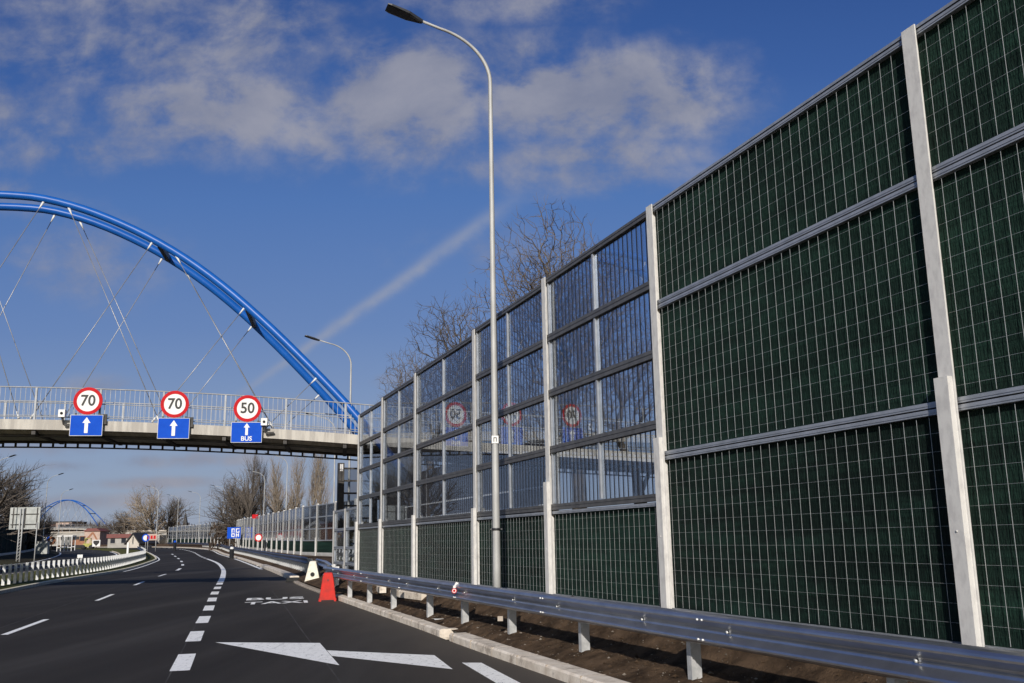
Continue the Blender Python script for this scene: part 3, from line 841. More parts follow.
# ------------------------------------------------------------------ plastic barriers and loose things by the kerb
def plastic_barrier(name, label, x, y, z, rz, h, wb, wt, ln, m, slot=True):
    t = thing(name, label, 'barrier', (x,y,z), rz)
    b = MB(); secs = []
    prof = [(-wb/2,0),(-wb/2,.07*h),(-wb*.46,.12*h),(-wt*.62,.80*h),(-wt/2,.97*h),(-wt*.38,h),(wt*.38,h),(wt/2,.97*h),(wt*.62,.80*h),(wb*.46,.12*h),(wb/2,.07*h),(wb/2,0)]
    n = len(prof)
    for yy_,k in ((0,.93),(.03,1),(ln-.03,1),(ln,.93)):
        secs += [(px*k, yy_, pz if pz == 0 else h*.5+(pz-h*.5)*(.98 if k < 1 else 1)) for px,pz in prof]
    fs = [(i*n+j,(i+1)*n+j,(i+1)*n+(j+1)%n,i*n+(j+1)%n) for i in range(3) for j in range(n)]+[tuple(range(n)),tuple(3*n+j for j in range(n))[::-1]]
    b.add(secs, fs); b.build('shell', m, t)
    if slot:
        b = MB(); b.prism([(-wb*.36,.0),(wb*.36,.0),(wb*.34,.05*h),(-wb*.34,.05*h)],'y',-.012,.02); b.build('base_slot', M['rubber'], t)
        b = MB(); b.disc((0,h*.74),.032,-.004,.03,16); b.build('filler_plug', M['plug_red'], t)
    else:
        b = MB(); b.disc((0,h*.40),.085,-.012,.03,20); b.build('fork_hole', M['rubber'], t)
    return t
plastic_barrier('plastic_barrier','red plastic road barrier seen end on at the kerb', -5.22,27.35,.0,R(10.5), .77,.49,.25,.55, M['plastic_red'])
plastic_barrier('plastic_barrier','off-white plastic road barrier with a dark hole, behind the red one', -7.98,38.6,.04,R(8), .84,.64,.26,1.0, M['plastic_white'], False)
def loose(label, x, y, z, rz, l, w, h, m='kerb', name='kerb_stone', cat='kerb stone'):
    b = MB(); b.box(-l/2,l/2,-w/2,w/2,0,h*.8); b.prism([(-w/2,h*.8),(w/2,h*.8),(w/2-.03,h),(-w/2+.03,h)],'x',-l/2,l/2)
    return tag(b.build(name, M[m], None, (x,y,z), rz), label, cat)
pos = wall_pt(22.4,5.65); loose('long pale kerb stone lying loose behind the guardrail', pos.x,pos.y,.30,WZ+R(6),2.1,.2,.17)
pos = wall_pt(25.6,5.7); loose('short pale kerb stone lying loose behind the guardrail nearer the bridge', pos.x,pos.y,.30,WZ-R(10),1.2,.2,.17)
loose('dark rubber block lying at the kerb end left of the white barrier', -9.35,41.2,.02,R(20),.5,.3,.16,'rubber','rubber_block','block')
b = MB(); b.add([(-.09,-.05,0),(.08,-.06,.01),(.11,.04,.0),(-.06,.06,.012),(-.09,-.05,.006),(.08,-.06,.016),(.11,.04,.006),(-.06,.06,.018)],[(0,3,2,1),(4,5,6,7),(0,1,5,4),(1,2,6,5),(2,3,7,6),(3,0,4,7)])
o = b.build('paper_scrap', M['white'], None, (-1.42,17.9,.205), .6); tag(o,'small crumpled scrap of white paper on the dirt beside the offset kerb','litter')

# ------------------------------------------------------------------ bollards, boards and signs on the bend
def at(px, y):                                        # ground position on the line of sight through picture column px
    return (px-515.6)/979*y, y
def bollard(label, px, y, h, w, m1, m2, zoff=0):
    x,_ = at(px,y); t = thing('bollard', label, 'bollard', (x,y,rise(y)+zoff))
    b = MB(); b.tube([(0,0,0),(0,0,.06),(0,0,.07),(0,0,h*.82)],[w*.75,w*.75,w*.5,w*.5],14); b.build('post', m1, t)
    b = MB(); b.tube([(0,0,h*.82),(0,0,h*.84),(0,0,h)],[w*.5,w*.42,w*.36],14); b.build('cap', m2, t); return t
bollard('dark bollard with a white cap standing in the far bus lane', 232, 94, 1.12, .42, M['black'], M['white'])
bollard('dark bollard with a blue top standing at the far edge of the bend', 174.7, 150, 1.5, .45, M['black'], M['blue'])
def board(name, label, cat, px, y, zc, w, h, face, extra=None, posts=(-.3,.3), back=None, g=None, rz=0):
    x,_ = at(px,y); z0 = rise(y)
    t = thing(name, label, cat, (x,y,z0), rz, g)
    b = MB(); b.box(-w/2,w/2,-.03,.0,zc-h/2,zc+h/2); p = b.build('panel', face, t)
    for q in posts:
        b = MB(); b.tube([(q*w,.05,-.2),(q*w,.05,zc+h/2)],.045,8); b.build('post', M['pole'], t)
    if extra: extra(p,zc)
    return t
def lane_glyphs(p, zc):
    b = MB()
    for x0,x1,z0,z1 in ((-.30,-.18,.02,.52),(-.18,-.02,.42,.52),(-.02,.06,.02,.52),(.22,.34,.02,.52),(.34,.66,.42,.52),(.34,.66,.02,.12),(.56,.66,.12,.26),
                        (-.30,-.20,-.48,-.06),(-.20,.10,-.16,-.06),(-.20,.10,-.48,-.38),(.02,.10,-.38,-.16),(.24,.36,-.48,-.06),(.36,.50,-.30,-.2),(.50,.62,-.48,-.06)):
        b.box(x0,x1,-.036,-.0305,zc+z0,zc+z1)
    b.build('lettering', M['white'], p)
    b = MB()
    for x0,x1 in ((-.1,.0),(.04,.12),(.18,.4)): b.box(x0,x1,-.036,-.0305,zc-.66,zc-.60)
    b.build('lettering', M['sign_back'], p)
board('lane_board','square blue board with white lettering in front of the far barrier','road sign',233.4,118,2.5,1.62,1.34,M['blue'],lane_glyphs)
board('lane_board','small blue-grey board right of the big blue lane board','road sign',247.5,118,2.35,1.0,1.2,M['sign_back'],None,(0,))
def small_disc(name, label, px, y, zc, r, m, rim, h=None):
    x,_ = at(px,y); t = thing(name, label, 'road sign', (x,y,rise(y)))
    b = MB(); b.disc((0,zc),r,-.03,0,24); p = b.build('disc', m, t)
    b = MB(); b.ring((0,zc),r*.72,r*1.03,-.037,.003,28); b.build('rim', rim, p)
    b = MB(); b.tube([(0,.04,-.2),(0,.04,zc+r)],.04,8); b.build('post', M['pole'], t); return t
small_disc('round_sign','round red-rimmed road sign low in front of the far barrier',258.3,92,1.95,.36,M['white'],M['red'])
board('red_board','small red board mounted above the top of the far barrier','road sign',254,104,4.15,.62,.42,M['red'],None,(-.25,.25))
small_disc('round_sign','round blue and white keep-right sign on the tip of the median',145.2,146,2.0,.55,M['white'],M['blue'])
def red_strip(p, zc):
    b = MB()
    for x0 in (-.65,-.2,.25): b.box(x0,x0+.32,-.036,-.0305,zc-.28,zc+.22)
    b.build('red_patch', M['red'], p)
board('red_board','pale red-patterned board on two posts at the grassy tip of the median','road sign',151.3,146,2.1,1.5,.95,M['plaster'],red_strip,(-.4,.4))
x,y = at(264.8,84); t = tag(None or thing('marker_pole','thin dark pole in front of the far barrier','pole',(x,y,.2)),None,None)
b = MB(); b.tube([(0,0,0),(0,0,1.6)],.07,8); b.build('pole', M['black'], t)
x,y = at(128,108)
for lab,px,y,h in (('white marker post on the median left of the grassy tip',127.8,105,.95),):
    x,_ = at(px,y); t = thing('marker_post',lab,'marker post',(x,y,rise(y)+.1)); b = MB(); b.box(-.10,.10,-.05,.05,0,h+.6); b.build('post', M['white'], t)
for lab,px in (('left of two small white panels above the median guardrail',79.2),('right of two small white panels above the median guardrail',81.9)):
    x,y = at(px,68); t = thing('white_panel',lab,'panel',(x,y,rise(y)),0,'white panels above the median guardrail')
    b = MB(); b.box(-.09,.09,-.02,0,.80,1.02); b.build('panel', M['white'], t); b = MB(); b.box(-.02,.02,.001,.03,0,1.0); b.build('post', M['steel_post'], t)
# big direction board seen from behind
x,y = at(22,92); z0 = rise(y)+.15
t = thing('direction_board','large grey direction board seen from behind on lattice posts, left','road sign',(x,y,z0),R(-6))
b = MB(); b.box(-1.52,1.52,-.02,.02,2.95,5.0); p = b.build('panel', M['sign_back'], t)
b = MB()
for z in (3.4,4.35): b.box(-1.35,1.4,-.09,-.021,z-.04,z+.04)
for q in (-1.15,.05,1.25): b.box(q-.05,q+.05,-.08,-.0205,3.1,4.95)
b.build('stiffener', M['girder'], p)
for q in (-.38,-.08):
    b = MB(); b.tube([(q,-.16,-.9),(q,-.16,4.9)],.06,8)
    b.build('post', M['pole'], t)
b = MB()
for k in range(9): b.bar((-.38,-.16,.1+k*.3),(-.08,-.16,.4+k*.3 if k%2 else .1+k*.3+.25),.035,.035)
b.build('lattice', M['pole'], t)
b = MB(); b.tube([(1.35,-.1,-.9),(1.35,-.1,3.6)],.05,8); b.build('post', M['pole'], t)

# dark barrier along the far side of the opposite carriageway, on a low bank
def bank_pt(y, off): return xo(y)-8.2-off
strip('bank', M['field'], [[(bank_pt(y,o_), y, rise(y)+z) for o_,z in ((.0,.0),(1.0,.25),(3.2,.62),(30,.7))] for y in frange(30,190,4)])
kerb('bank_kerb', [(yy_, xv-8.2) for yy_,xv in XO_R], 30, 180, -3.3, .3, .82, M['kerb'], 4, .4)
lb = thing('noise_barrier','dark green noise barrier in its own shade along the far left carriageway','noise barrier',(0,0,0))
yl = frange(52,192,4.0)
for i,(a_,c_) in enumerate(zip(yl,yl[1:])):
    A = Vector((bank_pt(a_,4.4),a_)); C_ = Vector((bank_pt(c_,4.4),c_)); an = math.atan2(C_.y-A.y,C_.x-A.x); ln = (C_-A).length
    h = 3.35 if a_ < 126 else 2.6
    b = MB(); b.box(.06,ln-.06,-.06,.06,-.6,h); b.box(.06,ln-.06,-.08,-.0605,h-.12,h)
    b.build('acoustic_panel', M['panel'], lb, (A.x,A.y,rise(a_)+.6), an)
    b = MB(); b.box(-.055,.055,-.1,.1,-.6,h+.05); b.build('post', M['girder'], lb, (A.x,A.y,rise(a_)+.6), an)

# ------------------------------------------------------------------ buildings and machines at the end of the road
def house(label, cat, px, y, w, d, h, wall, roof, name='building', roofh=0, gable=False, wins=(), rz=0, z=None, fascia=None):
    x,_ = at(px,y); z = rise(y) if z is None else z
    t = thing(name, label, cat, (x,y,z), rz)
    b = MB(); b.box(-w/2,w/2,0,d,-1,h)
    if gable: b.prism([(-w/2,h+.0),(w/2,h+.0),(0,h+roofh)],'y',.0,d)
    wl = b.build('wall', wall, t)
    b = MB()
    if gable:
        b.prism([(-w/2-.35,h-.25),(0,h+roofh+.02),(0,h+roofh+.30),(-w/2-.5,h-.05)],'y',-.4,d+.4)
        b.prism([(w/2+.35,h-.25),(w/2+.5,h-.05),(0,h+roofh+.30),(0,h+roofh+.02)],'y',-.4,d+.4)
    elif roofh: b.prism([(-w/2-.3,h),(w/2+.3,h),(w/2-w*.2,h+roofh),(-w/2+w*.2,h+roofh)],'y',-.3,d+.3)
    else: b.box(-w/2-.15,w/2+.15,-.15,d+.15,h,h+.3)
    b.build('roof', roof, t)
    for x0,x1,z0,z1 in wins:
        b = MB(); b.box(x0,x1,-.06,-.002,z0,z1); f = b.build('window', M['window'], t)
        b = MB(); b.box(x0-.08,x1+.08,-.10,-.061,z0-.12,z0-.001); b.build('sill', M['concrete_far'], f)
    if fascia:
        b = MB(); b.box(-w/2-.2,w/2+.2,-.35,-.16,h-.5,h+.35); b.build('fascia', fascia, t)
    return t
house('pale gabled house with a steep dark roof at the far left bend','house',132.5,205,2.7,7,.9,M['plaster_pale'],M['roof'],'house',1.9,True,((-.1,.1,.9,2.3),),R(-8))
house('dark-roofed wing attached right of the pale gabled house','house',138.5,209,2.4,6,2.2,M['plaster'],M['roof'],'house',1.0)
house('grey flat building with a red fascia left of the gabled house','building',119,215,5.2,6,2.6,M['concrete_far'],M['roof'],'building',0,False,((-2,-1,1,2),(.4,1.4,1,2)),0,None,M['roof_red'])
house('pink flat-roofed block with dark windows far behind the wall','building',62,300,5.0,10,7.6,M['plaster'],M['roof'],'building',0,False,((-1.9,-.4,5.5,7),(.5,1.9,5.5,7)))  # plain dark window panes
house('reddish brick block left of the pink one, far off','building',51,310,6.5,10,7.4,M['brick'],M['roof'],'building',.8,False,((-2,-1,5,6.2),(1,2,5,6.2)))
house('low red-roofed pavilion behind the orange excavator','building',91,262,4.2,6,4.2,M['plaster'],M['roof_red'],'building',.8)
b = thing('retaining_wall','long pale concrete retaining wall at the end of the carriageway','wall',(-118,276,1.2),R(4))
k = MB(); k.box(-40,46,0,.5,-1,4.3); k.build('wall', M['concrete_far'], b)
k = MB(); k.box(-40,46,-.25,.6,4.302,4.6); k.build('coping', M['plaster_pale'], b)
k = MB(); 
for q in range(-40,46,2): k.box(q-.04,q+.04,.1,.18,4.602,5.7)
k.box(-40,46,.09,.19,5.702,5.8); k.build('railing', M['railing'], b)
for x0 in (-30,-18,-6,6,18,30):
    k = MB(); k.box(x0-.9,x0+.9,-.12,-.002,.2,3.2); k.build('arch_niche', M['window'], b)
house('white-roofed low shed seen through the far barrier','shed',315,104,2.3,4,2.6,M['plaster_pale'],M['white'],'shed',.7,True)
house('brown brick shed beside the white-roofed one','shed',327.5,100,1.4,4,3.1,M['brick'],M['roof_red'],'shed',.15)
# machines
def excavator(px, y):
    x,_ = at(px,y); t = thing('excavator','orange excavator working in front of the far retaining wall','excavator',(x,y,rise(y)),R(20))
    for sx in (-.9,.9):
        b = MB(); b.prism([(-1.5,.25),(-1.2,0),(1.2,0),(1.5,.25),(1.5,.5),(1.2,.75),(-1.2,.75),(-1.5,.5)],'y',sx-.25,sx+.25); b.build('track', M['rubber'], t)
    b = MB(); b.box(-1.4,1.3,-.95,.95,.8,1.25); b.prism([(-1.5,1.25),(.2,1.25),(.1,1.9),(-1.4,1.8)],'y',-.95,.95); b.build('body', M['orange'], t)
    b = MB(); b.box(.2,1.25,-.9,-.05,1.25,2.6); c = b.build('cab', M['orange'], t)
    b = MB(); b.box(.3,1.15,-.93,-.901,1.6,2.5); b.box(1.251,1.28,-.8,-.1,1.5,2.5); b.build('window', M['window'], c)
    b = MB(); b.bar((1.1,.4,1.4),(2.6,.4,3.3),.35,.4); b.bar((2.6,.4,3.3),(3.6,.4,1.6),.28,.32); b.build('boom', M['orange'], t)
    b = MB(); b.prism([(3.3,1.5),(3.9,1.6),(3.9,.9),(3.4,.7),(3.1,1.1)],'y',.05,.75); b.build('bucket', M['rubber'], t)
excavator(78,205)
x,y = at(87.5,185); t = thing('road_roller','small yellow-green road roller right of the orange excavator','roller',(x,y,rise(y)),R(10))
b = MB(); b.box(-.75,.75,-.5,.5,.5,1.1); b.build('body', M['yellow'], t)
for q in (-.7,.7):
    b = MB(); b.tube([(q,-.55,.42),(q,.55,.42)],.42,18); b.build('drum', M['rubber'], t)
b = MB(); b.box(-.5,.5,-.5,.5,2.0,2.1)
for q in (-.45,.45):
    for r_ in (-.45,.45): b.box(q-.04,q+.04,r_-.04,r_+.04,1.1,2.0)
b.build('canopy', M['yellow'], t)
x,y = at(95.8,180); t = thing('warning_sign','white square sign with a dark downward triangle near the excavator','road sign',(x,y,rise(y)))
b = MB(); b.box(-.72,.72,-.03,0,.55,1.75); p = b.build('panel', M['white'], t)
b = MB(); b.prism([(-.55,1.62),(.55,1.62),(.55,1.2),(0,.62),(-.55,1.2)],'y',-.036,-.0305); b.build('emblem', M['black'], p)
b = MB(); b.tube([(0,.05,0),(0,.05,1.6)],.06,8); b.build('post', M['black'], t)
x,y = at(51,130); t = thing('warning_lamp_board','orange round warning board on a dark wheeled stand beside the opposite carriageway','warning board',(x,y,rise(y)+.5))
b = MB(); b.disc((0,1.4),.55,-.05,0,20); p = b.build('disc', M['orange'], t); b = MB(); b.disc((0,1.4),.2,-.06,-.0501,14); b.build('lamp', M['plastic_white'], p)
b = MB(); b.box(-.5,.5,-.3,.3,.15,.7); b.tube([(0,0,.6),(0,0,1.4)],.06,8); b.build('stand', M['rubber'], t)
x,y = at(41,112); t = thing('control_cabinet','grey roadside cabinet below the big direction board','cabinet',(x,y,rise(y)+.5))
b = MB(); b.box(-.7,.7,0,.5,0,1.35); b.build('body', M['sign_back'], t); b = MB(); b.box(-.76,.76,-.06,.56,1.352,1.42); b.build('lid', M['concrete_far'], t); b = MB(); b.box(-.01,.01,-.012,-.001,.05,1.3); b.box(.1,.14,-.03,-.001,.6,.75); b.build('door_gap', M['black'], t)
x,y = at(44,135); t = thing('blue_sign','small blue and white road sign by the opposite carriageway','road sign',(x,y,rise(y)+.5))
b = MB(); b.box(-.6,.6,-.03,0,1.2,2.2); p = b.build('panel', M['blue'], t); b = MB(); b.box(-.25,.25,-.036,-.0305,1.4,2.0); b.build('emblem', M['white'], p); b = MB(); b.tube([(0,.05,0),(0,.05,2.2)],.05,8); b.build('post', M['pole'], t)
x,y = at(64,150); t = thing('shelter','white framed glazed shelter beside the opposite carriageway','shelter',(x,y,rise(y)+.2))
b = MB()
for q in (-1.1,0,1.1):
    for r_ in (0,1.2): b.box(q-.05,q+.05,r_-.05,r_+.05,0,2.2)
b.box(-1.2,1.2,-.1,1.3,2.201,2.35); b.box(-1.1,1.1,1.17,1.23,.6,.7); b.box(-1.1,1.1,-.03,.03,.5,.6); b.build('frame', M['white'], t)
b = MB(); b.box(-1.05,1.05,1.24,1.25,.1,2.15); b.build('glass_pane', M['glass_far'], t)
# church spire on the skyline
x,y = at(184,620); t = thing('church_tower','dark pointed church spire on the far skyline','church',(x,y,1.4))
b = MB(); b.box(-1.7,1.7,-1.7,1.7,-1,10); b.build('tower', M['roof'], t)
b = MB(); b.add([(-1.9,-1.9,10.01),(1.9,-1.9,10.01),(1.9,1.9,10.01),(-1.9,1.9,10.01),(0,0,21)],[(0,3,2,1),(0,1,4),(1,2,4),(2,3,4),(3,0,4)]); b.build('spire', M['roof'], t)
# behind the near barrier
pos = wall_pt(34.5,14.0); t = thing('backdrop','tall shade-dark hoarding with two pale rails behind the see-through barrier','backdrop',(pos.x,pos.y,.4),WZ)
b = MB(); b.box(0,24,-.05,.05,0,5.0); b.build('panel', M['backdrop'], t)
for z in (2.45,3.15):
    b = MB(); b.box(0,24,.051,.10,z-.035,z+.035); b.build('rail', M['white'], t)

# ------------------------------------------------------------------ trees
RMIN = [.011]
def grow(W, T, p, d, ln, r, lvl, maxl, spread, up, rr, wob, ntw, rat):
    k = 4 if lvl < 2 else 3; pts = [Vector(p)]; rad = [r]; dirs = []
    dd = Vector(d).normalized()
    for i in range(k):
        dd = (dd + Vector((rr.uniform(-1,1),rr.uniform(-1,1),rr.uniform(-.6,1)))*wob + Vector((0,0,up))*.25).normalized()
        pts.append(pts[-1]+dd*ln/k); rad.append(r*(1-.62*(i+1)/k) if lvl < maxl else r*(1-.8*(i+1)/k)); dirs.append(dd.copy())
    (W if lvl < 2 else T).tube(pts, rad, 7 if lvl == 0 else (5 if lvl < 2 else 3), 0, lvl < 2, cap=lvl < 2)
    if lvl >= maxl: return
    n = ntw[lvl]
    for i in range(n):
        f0 = rat[-1][2] if (lvl == 0 and len(rat[-1]) > 2) else (.28 if lvl == 0 else .18)
        f = f0 + (1-f0)*(i+rr.random()*.6)/n
        f = min(f,.99); j = min(int(f*k),k-1); q = pts[j].lerp(pts[j+1], f*k-j); base = dirs[j]
        side = base.orthogonal().normalized(); side.rotate(Matrix.Rotation(rr.random()*6.283+i*2.4,3,base))
        nd = (base*math.cos(spread)+side*math.sin(spread)*(1+rr.uniform(-.3,.3))).normalized()
        nl = ln*rr.uniform(*rat[min(lvl,len(rat)-1)][:2])*(1-.35*f if lvl == 0 else 1-.25*f)
        grow(W, T, q, nd, nl, max(rad[j]*(.52 if lvl==0 else .58), RMIN[0]), lvl+1, maxl, spread*rr.uniform(.9,1.2), up, rr, wob, ntw, rat)
_tm = {}
def tree_mesh(key, seed, h, r, spread, up, wob, ntw, maxl, tl=.72, rat=((.48,.72),), pct=.985, rmin=.011):
    rr = random.Random(seed); W, T = MB(), MB(); RMIN[0] = rmin
    grow(W, T, (0,0,-.3), (rr.uniform(-.06,.06),rr.uniform(-.06,.06),1), h*tl, r, 0, maxl, spread, up, rr, wob, ntw, rat)
    zz_ = sorted(p[2] for p in T.v); k = h/zz_[int(len(zz_)*pct)]
    for B_ in (W,T): B_.v = [(p[0]*k,p[1]*k,p[2]*k) for p in B_.v]
    _tm[key] = (W, T)
def tree(key, label, cat, x, y, z, s, rz, bark='bark', twig='twig', group=None, name='bare_tree'):
    t = thing(name, label, cat, (x,y,z), rz, group)
    W,T = _tm[key]
    k = (key,bark)
    if k not in _tm:
        a = W.build('trunk', M[bark], t); c = T.build('crown', M[twig], t); _tm[k] = (a.data,c.data)
    else:
        a = link('trunk', _tm[k][0], t); c = link('crown', _tm[k][1], t)
    t.scale = (s,s,s) if not hasattr(s,'__len__') else s
    return t
def crown_tree(key, seed, h, rx, zc, rz, zf, n, tip, r0):
    """branches grown from a fork at height zf to points spread through an uneven crown"""
    rr = np.random.RandomState(seed); P = [(0,0,0),(.03,.02,zf*.35),(.02,-.05,zf*.7),(0,0,zf)]
    lob = [(rr.uniform(-.6,.6)*rx, rr.uniform(-.6,.6)*rx, zc+rr.uniform(-.45,.5)*rz, rr.uniform(.42,.62)) for _ in range(9)]
    pts = []
    while len(pts) < n:
        x,y,z,s_ = lob[rr.randint(len(lob))]; d = rr.normal(size=3); d /= np.linalg.norm(d); q = rr.random_sample()**.45*s_
        p = np.array((x+d[0]*q*rx, y+d[1]*q*rx, z+d[2]*q*rz))
        if p[2] > zf*.9 and p[2] < h: pts.append(p)
    A = np.vstack([np.array(P), np.array(pts)]); m = len(A)
    par = -np.ones(m,int); ln = np.zeros(m); done = np.zeros(m,bool)
    for i in range(1,4): par[i] = i-1
    done[:4] = True; best = np.full(m,1e9); bp = np.zeros(m,int); order = [0,1,2,3]
    def upd(i):
        d = np.linalg.norm(A-A[i],axis=1); up = np.where(A[:,2] < A[i,2]-.15, 1.5, 1.0)
        c = d*up + .42*ln[i]; k = (c < best) & ~done; best[k] = c[k]; bp[k] = i
    upd(3); upd(2) if False else None
    for _ in range(m-4):
        c = np.where(done,1e9,best); i = int(np.argmin(c)); par[i] = bp[i]; ln[i] = ln[bp[i]]+np.linalg.norm(A[i]-A[bp[i]]); done[i] = True; order.append(i); upd(i)
    cnt = np.zeros(m); 
    kids = np.bincount(par[1:], minlength=m)
    for i in reversed(order):
        if kids[i] == 0: cnt[i] += 1
        if par[i] >= 0: cnt[par[i]] += cnt[i]
    rad = np.minimum(tip*np.power(np.maximum(cnt,1),.47), r0); rad[:4] = (r0*1.25,r0*1.1,r0*1.02,r0)
    W, T = MB(), MB()
    for i in order[1:]:
        j = par[i]; a, b_ = Vector(A[j]), Vector(A[i]); big = rad[i] > .035
        mid = a.lerp(b_,.5) + Vector(rr.normal(size=3))*(b_-a).length*.07
        if i < 4: W.tube([a,b_],[rad[j],rad[i]],10,0,True,False); continue
        (W if big else T).tube([a,mid,b_],[min(rad[j],rad[i]*1.5),rad[i]*1.15,rad[i]],6 if big else 3,0,big,False)
        if kids[i] == 0 or rr.random_sample() < .5:
            for _ in range(3 if kids[i] == 0 else 1):
                d = (b_-a).normalized()+Vector(rr.normal(size=3))*.55; d.z += .15; L = rr.uniform(.25,.6)
                e = b_+d.normalized()*L
                T.tube([b_, b_.lerp(e,.5)+Vector(rr.normal(size=3))*.03, e],[tip*.8,tip*.65,tip*.3],3,0,False,False)
    _tm[key] = (W, T)
crown_tree('oak', 11, 17.2, 4.9, 11.8, 5.2, 4.4, 3000, .0105, .32)
crown_tree('oak_b', 23, 15.2, 3.4, 11.2, 3.9, 4.8, 1700, .0115, .24)
crown_tree('oak_c', 41, 11.0, 4.0, 7.4, 3.7, 2.6, 1300, .0085, .26)
tree_mesh('round', 31, 13, .30, R(46), .30, .16, (15,9,8), 3, .46, ((.6,.95),(.5,.8),(.45,.75,.22)))
tree_mesh('round_b', 37, 13, .30, R(44), .30, .18, (15,9,8), 3, .46, ((.6,.95),(.5,.8),(.45,.75,.22)))
tree_mesh('poplar', 5, 20, .26, R(24), .55, .10, (24,9,5), 3, .8, ((.32,.5),(.45,.7)))
tree_mesh('poplar_b', 9, 20, .26, R(26), .55, .11, (22,9,5), 3, .8, ((.32,.5),(.45,.7)))
GT = 'bare trees behind the near barrier'
tree('oak','big bare spreading tree rising highest above the striped panes, just right of the lamp pole','tree',2.9,44,.55,1.0,.4,group=GT)
tree('oak_b','bare tree rising above the barrier top just left of the lamp pole','tree',-2.4,52,.55,1.0,2.0,group=GT)
tree('oak_c','bare tree with a slanting limb seen through the first striped panes beside the solid wall','tree',4.9,38,.55,1.0,1.1,group=GT)
tree('oak_c','smaller bare tree seen through the striped panes behind the lamp pole','tree',.9,43,.55,.95,4.2,group=GT)
tree('oak_b','low bare tree farthest left above the barrier, near the bridge end','tree',-5.0,57,.55,.86,3.3,group=GT)
def ft(key,label,px,y,h,base=13.5,bark='bark',twig='twig',rz=0,wide=1.0,name='bare_tree',g='bare trees beyond the far barrier'):
    x,_ = at(px,y); s = h/base; return tree(key,label,'tree',x,y,rise(y)+.3,(s*wide,s*wide,s),rz,bark,twig,g,name)
for lab,px,y,h,w,k in (('tall bare poplar with narrow crown, left of four in a row',280,128,11.9,.8,'poplar'),('tall bare poplar, second of four in a row',294,126,12.6,.75,'poplar_b'),
                     ('tall bare poplar, third of four in a row',308,124,12.6,.75,'poplar'),('tall bare poplar, right of four in a row, next to the bridge pier',322,122,12.3,.75,'poplar_b')):
    ft(k,lab,px,y,h,20,'bark_pale','twig_pale',rnd.random()*6,w,'poplar_tree','poplars in a row beyond the far barrier')
ft('poplar','tall bare poplar standing out of the dense tree clump, left stem',247,130,12.9,20,rz=1,wide=.85,name='poplar_tree')
ft('poplar_b','tall bare poplar standing out of the dense tree clump, right stem',263,132,12.4,20,rz=2,wide=.7,name='poplar_tree')
ft('round','dense bare bushy tree in the clump behind the blue lane board',252,136,10.2,13,rz=1,wide=1.25)
ft('round_b','low bare bushy tree at the left edge of the clump',236,140,8.6,13,rz=2,wide=1.2)
ft('round','bare bushy tree at the right edge of the clump, left of the poplar row',272,138,8.6,13,rz=3,wide=1.15)
ft('round','rounded pale bare tree left of the church spire',155,240,14.5,13,'bark_pale','twig_pale',.5,1.05)
ft('round_b','darker bare tree just left of the church spire',168,250,12.0,13,'bark','twig',1.5,1.1)
ft('round_b','dark bare tree behind the far gabled house',125,262,9.0,13,rz=2.5,wide=1.5)
ft('round','dark bare tree right of the distant blue arch',108,270,7.5,13,rz=.8,wide=1.4)
for i,(lab,px,y,h,w) in enumerate((('tall bare tree at the left edge above the dark barrier',0,112,9.6,.95),('bare tree behind the big direction board, left part',13,118,9.8,.95),
        ('bare tree behind the big direction board, right part',24,124,7.4,.85),('low bare tree at the right end of the left clump',36,130,5.6,.85))):
    ft('round' if i%2 else 'round_b', lab, px, y, h, 13, rz=i*1.3, wide=w, g='bare trees behind the dark barrier')
ft('round_b','bare tree out at the left above the median',-30,100,11,13,rz=2.2,wide=1.3,g='bare trees behind the dark barrier')
# undergrowth and far woodland: one mass each
def brushmass(name, label, segs, n, m, seed, sz):
    rr = random.Random(seed); b = MB()
    for i in range(n):
        x0,y0,x1,y1,h,dp = segs[rr.randrange(len(segs))]
        f = rr.random(); x = x0+(x1-x0)*f; y = y0+(y1-y0)*f+rr.random()*dp
        hh = h*(.72+.34*noise.noise(Vector((x*.11,y*.05,seed)))+.14*noise.noise(Vector((x*.4,y*.2,seed))))
        z = rise(y)+hh*(rr.random()**.8)
        s = sz*rr.uniform(.5,1.3); a = rr.random()*6.283
        c,sn = math.cos(a)*s*.35, math.sin(a)*s*.35; lx, ly = rr.uniform(-.5,.5)*s, rr.uniform(-.5,.5)*s
        b.add([(x-c,y-sn,z-s*.3),(x+c,y+sn,z-s*.2),(x+lx,y+ly,z+s*.75)],[(0,1,2)])
        if i%3 == 0:
            b.tube([(x,y,z-s*.4),(x+lx*.8,y+ly*.8,z+s*1.3)],[.03*sz,.008*sz],3,cap=False)
    return tag(b.build(name, M[m]), label, 'woodland', kind='stuff')
brushmass('woodland','dark brown leafless woodland along the far skyline',[(-175,330,-90,330,9.5,40),(-150,300,-112,290,8.5,10),(-95,290,-60,270,8.5,30),(-62,250,-30,210,6.5,20)],16000,'brush',3,1.0)
brushmass('thicket','dark undergrowth behind the left barrier',[(-63,112,-70,142,5.0,5),(-70,118,-80,160,5.6,6)],3800,'brush_dark',5,.9)
brushmass('thicket','brown undergrowth behind the far barrier',[(-46,146,-26,108,4.6,12),(-24,110,-10,95,2.4,8)],3600,'brush',8,.6)

